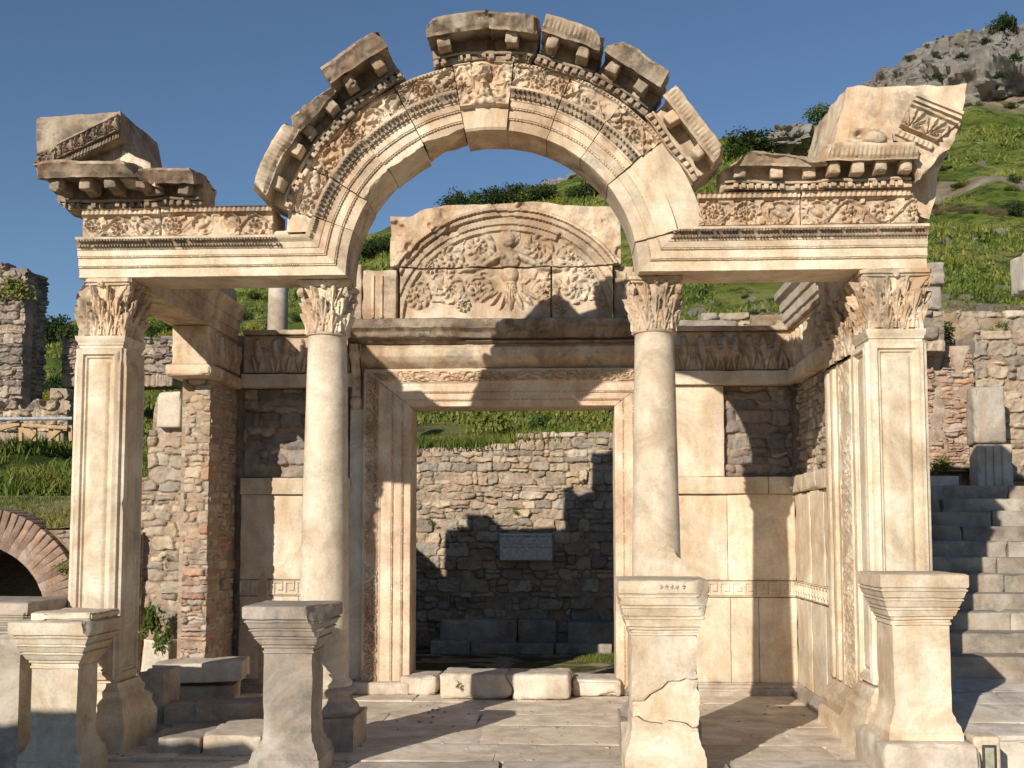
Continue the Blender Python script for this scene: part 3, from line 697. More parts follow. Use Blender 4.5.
# right
xn0, xn1 = PX(824, -.34, 160), PX(915, -.34, 160)
cornice(xn1 - xn0 + .02, .37, .36, 4, flatframe((xn0 + xn1) / 2 + .03, Z0 + .80, .0), 13, .15, depth=.6, mat=CARVED, label='corner cornice block with deep coffers at the right end')
mb = MB(); prism(mb, ppts([(832, 149), (845, 89), (966, 86), (958, 128), (933, 186), (925, 190), (905, 150), (895, 142)], -.16), -.2, .95, amp=.022, seed=37, backshift=(-.06, .0), 
      fn=lambda V: clip(V, (PX(930, 0, 180), .4, Z0 + 1.1), (.85, .1, -.9), .06))
prism(mb, ppts([(905, 178), (960, 128), (965, 100), (940, 178), (930, 220), (918, 214)], .1), .12, .9, amp=.03, seed=38)
quadrelief(mb, ((898, 127), (935, 143), (959, 124), (910, 103)), -.2, palmettes(.24, .2, .05), .44, .24, res=.01)
quadrelief(mb, ((893, 136), (931, 152), (934, 145), (897, 129)), -.20, tongues(.05, .02), .4, .06)
quadrelief(mb, ((911, 102), (960, 122), (964, 112), (917, 93)), -.2, lambda u, v: .03 * (np.mod(v, .07) < .045) + .01 * n2(u, v, 9, 2, 3), .5, .14)
quadrelief(mb, ((845, 147), (893, 147), (890, 130), (850, 128)), -.22, lambda u, v: .09 * np.sqrt(np.clip(1 - ((u - .27) / .13) ** 2 - ((v - .08) / .09) ** 2, 0, 1)) + .05 * n2(u, v, 12, 4, 3) - .07 * np.exp(-(((u - .12) / .05) ** 2 + ((v - .12) / .04) ** 2)), .47, .2)
build('raking_cornice_block', mb, CARVED, temple, label='tall broken pediment corner block leaning out at the right end')

# ------------------------------------------------------------------ capitals, columns, piers
def corinthian(cx, cy, z0, z1, rb, square=False, seed=0, rtop=None):
    mb = MB(); h = z1 - z0; nth, nv = (288, 66); nl = 12 if square else 8
    rtop = rtop or rb * 1.42
    T, V = np.meshgrid(np.linspace(0, 2 * math.pi, nth), np.linspace(0, .86, nv))
    if square:
        e = 8.0; sqf = 1 / (np.abs(np.cos(T)) ** e + np.abs(np.sin(T)) ** e) ** (1 / e)
    else: sqf = 1.0
    R = rb * (.97 + .02 * V) + (rtop - rb) * .62 * V ** 2.6
    def leaf(T, V, n, off, v0, v1, wdt, out):
        k = T * n / (2 * math.pi) + off; du = (k - np.floor(k) - .5) * 2 / wdt; dv = (V - v0) / (v1 - v0)
        lob = .84 + .16 * np.cos(dv * 2 * math.pi * 4.5)
        wl = lob * np.sqrt(np.clip(1.02 - np.clip(dv, 0, 1) ** 3.2, 0, 1)); ins = sstep(1.0, .82, np.abs(du) / np.maximum(wl, 1e-3)) * (dv > -.05) * (dv < 1.0)
        body = .022 + out * np.clip(dv, 0, 1) ** 2.0 * 1.15 + .016 * np.exp(-(du / .14) ** 2) + .006 * np.cos(np.abs(du) * 14 - dv * 9)
        return ins * body
    k = rb / .24
    g = np.maximum(leaf(T, V, nl, 0, -.02, .40, .96, .055 * k), leaf(T, V, nl, .5, .05, .66, .8, .07 * k))
    g = np.maximum(g, leaf(T, V, nl, 0, .38, .88, .55, .05 * k))
    # corner volute stalks and helices
    for a in range(4):
        ac = math.pi / 4 + a * math.pi / 2; dth = np.angle(np.exp(1j * (T - ac)))
        spread = .34 * (1 - (V - .45) / .5); on = (V > .5)
        g = np.maximum(g, on * (.03 + .13 * k * np.clip(V - .5, 0, 1)) * np.exp(-((np.abs(dth) - np.clip(spread, .02, 1)) / .07) ** 2))
        g = np.maximum(g, (V > .62) * (.02 + .16 * k * (V - .6)) * np.exp(-(dth / .12) ** 2))
    g = g * (.75 + .5 * fbm(np.stack([np.cos(T) * 4, np.sin(T) * 4, V * 5], -1), seed, 2)) - .008 * sstep(.5, .66, fbm(np.stack([np.cos(T) * 9, np.sin(T) * 9, V * 9], -1), seed + 4, 2))
    rr = R * sqf + g
    X = cx + rr * np.cos(T); Y = cy + rr * np.sin(T); Z = z0 + V * h
    mb.add(np.stack([X, Y, Z], -1).reshape(-1, 3), gridq(nth, nv))
    # abacus with concave sides
    a0, a1 = rtop * .98, rtop * 1.06
    def conc(Vv):
        x, y = (Vv[:, 0] - cx) / a1, (Vv[:, 1] - cy) / a1
        f = 1 - (.10 if not square else .05) * (1 - np.minimum(np.abs(x), np.abs(y)) ** 2 / 1.0) * (np.maximum(np.abs(x), np.abs(y)) > .5)
        o = Vv.copy(); o[:, 0] = cx + (Vv[:, 0] - cx) * f; o[:, 1] = cy + (Vv[:, 1] - cy) * f
        o = clip(o, (cx + a1 * .86, cy - a1 * .86, z0), (1, -1, 0), .01, 9, seed)
        return clip(o, (cx - a1 * .88, cy - a1 * .86, z0), (-1, -1, 0), .015, 9, seed + 1)
    sqlathe(mb, cx, cy, closed([(-.05, z0 + h * .84), (-.0, z0 + h * .88), (.0, z0 + h * .91), (.02, z0 + h * .93), (.02, z1 - .004)], a0), a0 - .02, a0 - .02, res=.03, amp=.004, seed=seed, fn=conc, wear=.05)
    for sx in (-1, 1):
        for sy in (-1, 1):
            blob(mb, (cx + sx * rtop * .82, cy + sy * rtop * .82, z0 + h * .76), (.036, .036, .050), 8, .7, seed + sx)
    for ax, ay in ((0, -1), (1, 0), (-1, 0)): blob(mb, (cx + ax * a0 * .9, cy + ay * a0 * .9, z0 + h * .92), (.035, .03, .04), 8, .7, seed)
    lathe(mb, cx, cy, [(rb * .9, z0 - .02), (rb * 1.08, z0 - .015), (rb * 1.10, z0 + .005), (rb * 1.02, z0 + .02)], 48) if not square else None
    return mb
def column(px_top, px_bot, seed, label):
    Y = .42; cx = (PX(px_top, Y, 335) + PX(px_bot, Y, 600)) / 2; ZB = .60
    mb = MB(); rt, rbm = .203, .262
    prof = [(rbm + .035, ZB), (rbm + .035, ZB + .035), (rbm + .012, ZB + .06)]
    for i in range(13): t = i / 12; prof.append((rbm + (rt - rbm) * (t ** 1.25), ZB + .08 + (4.22 - ZB - .08) * t))
    prof += [(rt + .012, 4.24), (rt + .014, 4.26), (rt, 4.27), (.05, 4.27)]
    lathe(mb, cx, Y, prof, 72, .07, .004, seed)
    sh = build('column', mb, SHAFT, temple, label=label)
    mb = corinthian(cx, Y, 4.25, Z0 - .002, rt + .005, False, seed, .29); build('capital', mb, CARVED, sh)
    mb = MB(); lathe(mb, cx, Y, [(.2, ZB), (rbm + .05, ZB), (rbm + .075, ZB - .03), (rbm + .06, ZB - .07), (rbm + .03, ZB - .10), (rbm + .05, ZB - .15), (rbm + .09, ZB - .18), (rbm + .115, ZB - .23), (rbm + .10, ZB - .28), (.2, ZB - .285)], 56, .04, .004, seed)
    sqlathe(mb, cx, Y, closed([(0, -.08), (0, ZB - .28)], .4), rbm + .13, rbm + .13, res=.05, amp=.007, seed=seed, wear=.07)
    build('base', mb, GREY, sh)
    return cx
XC1 = column(328, 324, 1, 'pale marble column left of the doorway with a worn leafy capital')
XC2 = column(655.5, 655.5, 2, 'pale marble column right of the doorway, stained brown near its foot')
def pier(xl, xr, seed, label, z_base=.66):
    cx, hx = (xl + xr) / 2, (xr - xl) / 2; Y0, Y1 = .03, .57; cy, hy = (Y0 + Y1) / 2, (Y1 - Y0) / 2; zt = Z0 - .60
    mb = MB(); sqlathe(mb, cx, cy, closed([(.0, z_base), (0, zt - .10), (.012, zt - .09), (.014, zt - .07), (.03, zt - .05), (.035, zt)], hx), hx - .02, hy - .02, res=.09, amp=.003, seed=seed)
    def panel(W, Hh):
        def h(u, v):
            d = np.minimum(np.minimum(u, W - u), np.minimum(v - .0, Hh - v))
            g = .02 - .0 * d; g = np.where(d > .055, .03, g); g = np.where(d > .085, .004, g); g = np.where(d > .12, -.016 + 0 * d, g); g = np.where(d > .15, -.004 * 1, g)
            g = np.where(d > .155, .006, g)
            return g + .004 * (n2(u, v, 9, seed, 3) - .5) - .02 * sstep(.60, .80, n2(u, v, 3, seed + 3, 4)) * (d < .04)
        return h
    W = 2 * hx - .02; Hh = zt - .12 - z_base - .02
    sheet(mb, 0, W, 0, Hh, .015, lambda u, v, g: (xl + .01 + u, Y0 - g, z_base + .02 + v), panel(W, Hh), .03)
    Wy = 2 * hy - .02
    sheet(mb, 0, Wy, 0, Hh, .015, lambda u, v, g: (xl + .0 - g, Y1 - .01 - u, z_base + .02 + v), panel(Wy, Hh), .03)
    sheet(mb, 0, Wy, 0, Hh, .015, lambda u, v, g: (xr - .0 + g, Y0 + .01 + u, z_base + .02 + v), panel(Wy, Hh), .03)
    sh = build('pier', mb, MARBLE, temple, label=label)
    m2 = corinthian(cx, cy, zt, Z0 - .002, hx - .01, True, seed + 7, hx + .085)
    if seed == 3:
        m3 = MB(); m3.take(m2, lambda V: clip(V, (xl - .01, 0, Z0 - .22), (-1, -.25, .55), .02, 8)); m2 = m3
    build('capital', m2, CARVED, sh)
    mb = MB(); sqlathe(mb, cx, cy, closed([(.17, -.1), (.17, z_base - .36), (.155, z_base - .33), (.125, z_base - .26), (.13, z_base - .2), (.105, z_base - .17), (.07, z_base - .14), (.075, z_base - .08), (.045, z_base - .05), (.03, z_base)], hx), hx, hy, res=.05, amp=.005, seed=seed, wear=.02)
    build('base', mb, MARBLE, sh)
    return cx
XP1 = pier(PX(72, .0, 450), PX(120.5, .0, 450), 3, 'left square pier with a narrow sunken panel and a broken capital')
XP2 = pier(PX(871, .0, 450), PX(929, .0, 450), 4, 'right square pier with a sunken panel and a full leafy capital')
XIL = PX(120.5, 0, 450); XIR = PX(871, 0, 450)

# ------------------------------------------------------------------ side beams over the piers
SB = [(0, -.5), (0, 0), (.13, 0), (.135, .02), (.27, .025), (.275, .05), (.36, .055), (.42, .11), (.46, .12), (.47, .0), (.47, -.5), (0, -.5)]
mb = MB(); sweep(mb, lambda u, n, p: (XIL + p, u, Z0 + .01 + n), .60, 3.95, SB, res=.05, back=-.5, seed=2)
build('side_beam', flipq(mb), CARVED, temple)
mb = MB(); rbox(mb, XIL - .45, XIL - .02, 2.0, 3.95, Z0 + .49, Z0 + .75, .03, .06, .02, .08, 5); build('side_beam', mb, GREY, temple, label='dark weathered block on top of the left side beam')
mb = MB(); sweep(mb, lambda u, n, p: (XIR - p, u, Z0 + .01 + n), .60, 1.98, SB, res=.05, back=-.5, seed=3)
build('side_beam', mb, CARVED, temple)

# ------------------------------------------------------------------ rubble masonry
def rubble(mb, O, U, W, H, cfg=(.16, .40, .12, .24), seed=0, inside=None, depth=.06, gap=.006, up=(0, 0, 1), small=.3, res=None, back=.35):
    """irregular close-set stones: a relief of warped cells laid in uneven courses on the plane O + u U + v up"""
    R = np.random.RandomState(seed); O = np.array(O, float); U = np.array(U, float); U /= np.linalg.norm(U); upv = np.array(up, float); Nn = np.cross(U, upv)
    wmin, wmax, hmin, hmax = cfg; v = -hmin * R.rand(); S = []
    while v < H + hmax:
        hh = R.uniform(hmin, hmax); u = -R.uniform(0, wmax)
        while u < W + wmax:
            ww = R.uniform(wmin, wmax) * (1.0 if R.rand() > .2 else 1.4)
            if R.rand() < small and hh > hmin * 1.15:
                f = R.uniform(.35, .65); ww *= .8; S += [(u + ww / 2, v + hh * f / 2, ww, hh * f), (u + ww / 2 + R.uniform(-.1, .1) * ww, v + hh * (1 + f) / 2, ww, hh * (1 - f))]
            elif R.rand() < .15: ww *= .35; S += [(u + ww / 2, v + hh * .25, ww, hh * .5), (u + ww / 2, v + hh * .75, ww, hh * .5)]
            else: S.append((u + ww / 2, v + hh / 2 + R.uniform(-.12, .12) * hh, ww, hh * R.uniform(.8, 1.15)))
            u += ww
        v += hh
    S = np.array(S); k = len(S); res = res or max(.011, min(.03, hmin * .14)); nu, nv = int(W / res) + 2, int(H / res) + 2
    A, B = np.meshgrid(np.linspace(0, W, nu), np.linspace(0, H, nv)); q = np.stack([A, B, A * 0 + seed * 1.3], -1); m = (wmin + hmin) / 2
    wa = A + (fbm(q / m * .9, seed, 3) - .5) * m * .9; wb = B + (fbm(q / m * .9 + 40, seed + 1, 3) - .5) * m * .7
    tilt = R.uniform(-.35, .35, (k, 2)); hgt = np.where(R.rand(k) < .12, R.uniform(-.2, .3, k), R.uniform(.45, 1.3, k)); col = R.rand(k)
    H_ = np.zeros(A.shape); C_ = np.zeros(A.shape); M_ = np.zeros(A.shape)
    for r0 in range(0, nv, 24):
        r1 = min(nv, r0 + 24); lo, hi = B[r0, 0] - hmax * 2 - m, B[r1 - 1, 0] + hmax * 2 + m; ix = np.where((S[:, 1] > lo) & (S[:, 1] < hi))[0]; T = S[ix]
        for c0 in range(0, nu, 96):
            c1 = min(nu, c0 + 96); jx = ix[(T[:, 0] > A[0, c0] - wmax * 2 - m) & (T[:, 0] < A[0, c1 - 1] + wmax * 2 + m)]; t = S[jx]
            a, b = wa[r0:r1, c0:c1, None], wb[r0:r1, c0:c1, None]
            dx, dy = np.abs(a - t[:, 0]) / t[:, 2] * 2, np.abs(b - t[:, 1]) / t[:, 3] * 2
            d = (dx ** 3.2 + dy ** 3.2) ** (1 / 3.2); o = np.argsort(d, -1)[..., :2]; d1 = np.take_along_axis(d, o[..., :1], -1)[..., 0]; d2 = np.take_along_axis(d, o[..., 1:], -1)[..., 0]
            w_ = jx[o[..., 0]]; sz = np.minimum(S[w_, 2], S[w_, 3]); e = np.clip((d2 - d1) * sz * .5, 0, None) / (.028 + m * .10)
            e = np.minimum(e, np.clip((1.12 - d1) * sz, 0, None) / (.03 + m * .1) + .0)
            pil = np.clip(e, 0, 1) ** .38
            lx_, ly_ = a[..., 0] - S[w_, 0], b[..., 0] - S[w_, 1]
            H_[r0:r1, c0:c1] = pil * depth * hgt[w_] + (tilt[w_, 0] * lx_ + tilt[w_, 1] * ly_) * .5 * pil
            C_[r0:r1, c0:c1] = col[w_]; M_[r0:r1, c0:c1] = np.clip(1.15 - e * 2.2, 0, 1)
    H_ = H_ + (fbm(q * 8, seed + 2, 5) - .5) * .085 * (depth / .06) * .8 - np.abs(fbm(q * 5 + 3, seed + 6, 3) - .5) * .10 * (depth / .06) + (fbm(q * 2, seed + 3, 2) - .5) * depth * .5
    Q = gridq(nu, nv)
    if inside:
        cu, cv = (A[:-1, :-1] + A[1:, 1:]) / 2, (B[:-1, :-1] + B[1:, 1:]) / 2; wv = (fbm(np.stack([cu * 6, cv * 6, cu * 0], -1), seed, 2) - .5) * hmin * 1.2
        ok = np.array([bool(inside(x, y)) for x, y in zip(cu.ravel(), (cv + wv).ravel())]); 
        edge = ~ok.reshape(cu.shape); keep = np.zeros((nv, nu), bool); used = np.zeros((nv, nu), bool)
        for da in (0, 1):
            for db in (0, 1): used[da:nv - 1 + da, db:nu - 1 + db] |= ~edge; keep[da:nv - 1 + da, db:nu - 1 + db] |= edge
        H_ = np.where(used & keep, -back, H_); Q = Q[ok]
    H_[0, :] = H_[-1, :] = -back; H_[:, 0] = H_[:, -1] = -back
    Pn = O + A[..., None] * U + B[..., None] * upv + H_[..., None] * Nn
    mb.add(Pn.reshape(-1, 3), Q, np.stack([C_.ravel(), M_.ravel()], -1))
def bumpy(mb, O, U, W, H, res=.08, amp=.04, seed=0, up=(0, 0, 1), close=.3):
    O = np.array(O, float); U = np.array(U, float); U /= np.linalg.norm(U); upv = np.array(up, float); Nn = np.cross(U, upv)
    nu, nv = max(3, int(W / res)), max(3, int(H / res)); A, B = np.meshgrid(np.linspace(0, W, nu), np.linspace(0, H, nv))
    g = (fbm(np.stack([A * 3, B * 3, A * 0 + seed], -1), seed, 4) - .5) * 2 * amp
    if close: g[0] = g[-1] = -close; g[:, 0] = g[:, -1] = -close
    mb.add((O + A[..., None] * U + B[..., None] * upv + g[..., None] * Nn).reshape(-1, 3), gridq(nu, nv))

# ------------------------------------------------------------------ back wall of the porch (face at Y=4)
YB = 4.0; zb = lambda py: PZ(py, YB, 600)
XWL, XWR = PX(241, YB, 500), PX(795, YB, 500); XDL, XDR = PX(411, YB, 500), PX(615, YB, 500)
ZD = zb(406); ZF0, ZF1 = zb(372), zb(328); ZA = zb(386); ZC0, ZC1 = zb(494), zb(477); ZM0, ZM1 = zb(597), zb(580)
core = MB()
for a, b, lo, hi in ((XWL - .6, XDL - .05, -.1, ZF1 - .03), (XDR + .05, XWR + .6, -.1, ZF1 - .03), (XDL - .06, XDR + .06, ZD + .02, ZF1 - .02)):
    rbox(core, a, b, YB + .13, YB + .62, lo, hi, .02, .12, .02, .03, 4)
wall = build('back_wall', core, MORTAR, temple)
def slabs(xs, z0, z1, y=YB, mat=REVET, seed=0, th=.1, name='marble_slab', proud=None):
    mb = MB(); R = np.random.RandomState(seed)
    for i in range(len(xs) - 1):
        pr = R.uniform(0, .008)
        rbox(mb, xs[i] + .002, xs[i + 1] - .002, y - pr, y + th, z0, z1 - .003, .006, .07, .003, .012, seed + i)
    return mb
def meander(L=.16, H=.2, amp=.016):
    def h(u, v):
        k = np.mod(u, L) / L; w_ = v / H; t = .11
        def bar(a, b, c, d): return (k > a) & (k < b) & (w_ > c) & (w_ < d)
        m = bar(0, 1, .08, .2) | bar(.0, .14, .08, .9) | bar(0, .8, .78, .9) | bar(.66, .8, .35, .9) | bar(.34, .8, .35, .48)
        return amp * np.where(m | (w_ > .95) | (w_ < .04), 1.0, 0.0) * (.6 + .7 * n2(u, v, 8, 1, 2))
    return h
def wallpart(nm, mb, mat=REVET, **k): return build(nm, mb, mat, wall, **k)
XJL, XJR = XDL - .67, XDR + .60
px = lambda p: PX(p, YB, 500)
# left bay
wallpart('marble_slab', slabs([XWL, px(300), XJL - .16], .17, ZM0, seed=1)); wallpart('marble_slab', slabs([XWL, px(303), XJL - .16], ZM1, ZC0, seed=2))
mb = MB(); sheet(mb, 0, XJL - .16 - XWL, 0, ZM1 - ZM0, .009, lambda u, v, g: (XWL + u, YB - .012 - g, ZM0 + v), meander(H=ZM1 - ZM0), .05); wallpart('meander_band', mb, REVET)
mb = slabs([XWL, px(272), px(303), XJL - .16], ZC0, ZC1, YB - .05, seed=4, th=.2); wallpart('ledge', mb)
sw = lambda x0, x1, pr, z: (lambda u, n, p: (u, YB - p, z + n))
BM = [(0, -.1), (0, .09), (.06, .09), (.065, .075), (.09, .07), (.11, .045), (.14, .04), (.15, .015), (.17, .01), (.17, -.1), (0, -.1)]
mb = MB(); sweep(mb, sw(0, 0, 0, 0), XWL, XJL + .02, BM, back=-.1); wallpart('base_moulding', mb, GREY); mb = MB(); sweep(mb, sw(0, 0, 0, 0), XJR - .02, XWR, BM, back=-.1); wallpart('base_moulding', mb, GREY)
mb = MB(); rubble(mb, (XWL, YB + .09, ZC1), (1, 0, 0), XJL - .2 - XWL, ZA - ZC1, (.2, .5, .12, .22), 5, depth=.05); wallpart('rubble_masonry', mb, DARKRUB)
mb = MB(); rbox(mb, XJL - .18, XJL + .02, YB - .02, YB + .2, .17, ZA, .01, .07, .003, .02, 3); wallpart('door_pilaster', mb, PALE)
# right bay
wallpart('marble_slab', slabs([XJR, px(729), px(757), XWR], .17, ZM0, seed=11)); wallpart('marble_slab', slabs([XJR, px(727), XWR], ZM1, ZC0, seed=12))
mb = MB(); sheet(mb, 0, XWR - XJR, 0, ZM1 - ZM0, .009, lambda u, v, g: (XJR + u, YB - .012 - g, ZM0 + v), meander(H=ZM1 - ZM0), .05); wallpart('meander_band', mb, REVET)
wallpart('ledge', slabs([XJR, px(768), XWR], ZC0, ZC1, YB - .05, seed=14, th=.22))
wallpart('marble_slab', slabs([XJR, px(725)], ZC1, ZA, YB - .02, seed=15, th=.15))
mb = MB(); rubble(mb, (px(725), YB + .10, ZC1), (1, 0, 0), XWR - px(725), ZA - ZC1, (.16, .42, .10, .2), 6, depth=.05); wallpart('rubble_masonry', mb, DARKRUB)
# figured frieze and the band under it
for a, b, sd in ((XWL, px(352), 3), (px(640), XWR, 8)):
    mb = MB(); Hf = ZF1 - ZF0 - .07
    sheet(mb, 0, b - a, 0, Hf, .012, lambda u, v, g: (a + u, YB - .02 - g, ZF0 + v), figures(Hf, .055, sd), .06)
    rbox(mb, a, b, YB + .0, YB + .3, ZF0 + .01, ZF1 - .06, .01, .12, .003, .01, sd)
    rbox(mb, a, b, YB - .10, YB + .34, ZF1 - .07, ZF1, .012, .06, .006, .04, sd + 1)
    wallpart('figured_frieze', mb, CARVED)
    mb = MB(); rbox(mb, a, b, YB - .10, YB + .3, ZA, ZF0 - .003, .008, .07, .003, .02, sd); wallpart('plain_band', mb, MARBLE)

# ------------------------------------------------------------------ doorway
JP = [(0, -.6), (0, -.01), (.008, 0), (.10, 0), (.105, .018), (.125, .02), (.13, .028), (.235, .028), (.24, .045), (.26, .047), (.265, .055), (.40, .055), (.42, .07), (.46, .075), (.60, .10), (.64, .10), (.65, .02), (.67, .02), (.67, -.6), (0, -.6)]
LS = .78
def jp(side):
    X = XDL if side < 0 else XDR
    return lambda u, n, p: (X + side * n, YB - .03 - p, u * (ZD + LS * n) + .0)
def lp(u, n, p): return ((XDL - n) + u * ((XDR + n) - (XDL - n)), YB - .03 - p, ZD + LS * n)
def carved(mb, pos, u0, u1, step):
    egg_row(mb, pos, u0, u1, .115, .02, step * .5, (.012, .012, .012), 1); egg_row(mb, pos, u0, u1, .25, .047, step * .5, (.012, .012, .012), 2)
    Ld = 4.0 if step < .015 else 2.8; hs_ = scroll(.19, L=.13, amp=.034, seed=int(step * 1000)); nu = int(Ld / .011)
    U_, W_ = np.meshgrid(np.linspace(u0, u1, nu), np.linspace(0, .19, 18)); G = hs_((U_ - u0) / (u1 - u0) * Ld, W_); G[0] = G[-1] = -.03
    q_ = pos(U_, .43 + W_, .074 + .14 * W_ + G); q_ = gridq(nu, 18) if False else (np.stack(q_, -1).reshape(-1, 3), gridq(nu, 18)); mb.add(*q_)
frame = None
mb = MB(); sweep(mb, jp(-1), .0, .998, JP, res=.02, back=-.6, seed=1); mb = flipq(mb); b1 = MB(); carved(b1, jp(-1), .03, 1, .013)
frame = build('doorway', mb, PEACH, temple, label='tall carved doorway frame of peach coloured marble'); build('carved_band', b1, PEACHD, frame)
mb = MB(); sweep(mb, jp(1), .0, .998, JP, res=.02, back=-.6, seed=2); b1 = MB(); carved(b1, jp(1), .03, 1, .013); build('jamb', mb, PEACH, frame); build('carved_band', b1, PEACHD, frame)
mb = MB(); sweep(mb, lp, .0, 1, JP, res=.015, back=-.6, seed=3); mb = flipq(mb); b1 = MB(); carved(b1, lp, .01, .99, .02); build('lintel', mb, PEACH, frame); build('carved_band', b1, PEACHD, frame)
# swelling frieze and cornice above it
Zq0, Zq1, Zq2 = ZD + LS * .67 + .004, zb(345), zb(322)
mb = MB(); xq0, xq1 = px(356), px(664)
sweep(mb, lambda u, n, p: (u, YB - p, Zq0 + n), xq0 + .08, xq1 - .08, [(0, -.4), (0, .04), (.03, .08), (.08, .14), (.15, .19), (Zq1 - Zq0 - .05, .20), (Zq1 - Zq0, .16), (Zq1 - Zq0, -.4), (0, -.4)], back=-.4, amp=.006, seed=4)
build('lintel_frieze', flipq(mb), CARVED, frame)
mb = MB(); hc = Zq2 - Zq1
sweep(mb, lambda u, n, p: (u, YB - p, Zq1 + n), px(349), px(640), [(0, -.4), (0, .18), (.03, .24), (.06, .26), (.075, .34), (.14, .36), (.19, .42), (hc - .02, .44), (hc, .40), (hc, -.4), (0, -.4)], back=-.4, amp=.012, seed=5, res=.04,
      relief=lambda U, N_: .02 * np.abs(np.sin(U * math.pi / .05)) * (N_ > .08) * (N_ < .25) * (U < px(455)) - .07 * sstep(px(455), px(475), U) * (N_ > .05) + .03 * (n2(U, N_, 5, 3, 3) - .5))
build('door_cornice', flipq(mb), CORNICE, frame)
def console(x0, x1):
    mb = MB(); pts = []
    z1, z0 = Zq1 - .01, zb(408)
    for i in range(40):
        t = i / 39; z = z1 + (z0 - z1) * t; out = .17 + .11 * math.cos(t * math.pi * 1.15) + .04 * math.cos(t * math.pi * 2.3 + .4); pts.append((YB - max(out, .05), z))
    rows = [[(x, YB + .1, z) for x in np.linspace(x0, x1, 8)] for y, z in (pts[0],)] + [[(x, y, z) for x in np.linspace(x0, x1, 8)] for y, z in pts] + [[(x, YB + .1, pts[-1][1]) for x in np.linspace(x0, x1, 8)]]
    V = np.array(rows); V[:, 0, 1] = YB + .1; V[:, -1, 1] = YB + .1
    V[1:-1, 1:-1, 1] += .012 * np.cos(np.linspace(0, 4 * math.pi, 6))
    mb.add(V.reshape(-1, 3), gridq(8, len(rows))[:, ::-1])
    sd = np.array([[(x, YB + .1, z), (x, y, z)] for x in (x0 + .001,) for y, z in pts]); mb.add(sd.reshape(-1, 3), gridq(2, len(pts)))
    sd = np.array([[(x, YB + .1, z), (x, y, z)] for x in (x1 - .001,) for y, z in pts]); mb.add(sd.reshape(-1, 3), gridq(2, len(pts))[:, ::-1])
    blob(mb, ((x0 + x1) / 2, YB - .2, z1 - .12), ((x1 - x0) * .52, .11, .11), 9, .1); blob(mb, ((x0 + x1) / 2, YB - .08, z0 + .09), ((x1 - x0) * .5, .09, .09), 9, .1)
    return mb
build('console', console(XJL - .17, XJL + .0), CARVED, frame); build('console', console(XJR + .0, XJR + .17), CARVED, frame)

# ------------------------------------------------------------------ lunette
YL = YB - .06; lx, lz = P(506, 322, YL); RL = 1.44
SPR = [(417, 296, 13, 1), (449, 289, 14, -1), (480, 290, 12, 1), (479, 248, 15, 1), (450, 259, 13, -1), (430, 266, 8, 1), (537, 248, 15, -1), (571, 258, 14, 1), (574, 289, 14, -1), (601, 294, 12, 1), (545, 292, 13, 1), (590, 270, 8, 1), (463, 305, 7, 1), (560, 306, 7, -1)]
SPR = [(P(a, b, YL)[0] - lx, P(a, b, YL)[1] - lz, c * 1.16 / 73.0, s_) for a, b, c, s_ in SPR]
def lpx(x, y): q = P(x, y, YL); return q[0] - lx, q[1] - lz
FIG = [(*lpx(510, 240), .085, .11, 0, .11), (*lpx(510, 239), .13, .125, 0, .06), (*lpx(510, 252), .04, .06, 0, .07), (*lpx(510, 260), .15, .15, 0, .09), (*lpx(504, 258), .05, .045, 0, .115), (*lpx(517, 258), .05, .045, 0, .115), (*lpx(510, 275), .12, .13, 0, .09),
       (*lpx(494, 260), .20, .055, .5, .10), (*lpx(527, 260), .20, .055, -.5, .10), (*lpx(474, 269), .20, .045, .12, .085), (*lpx(547, 269), .20, .045, -.12, .085), (*lpx(510, 236), .15, .14, 0, .045), (*lpx(510, 291), .10, .20, 0, .08)]
for k in range(7):
    a = (k - 3) * .36; c0 = lpx(511 + 17 * math.sin(a) * 1.4, 290 + 12 * math.cos(a)); FIG.append((c0[0], c0[1], .035, .13, a, .07))
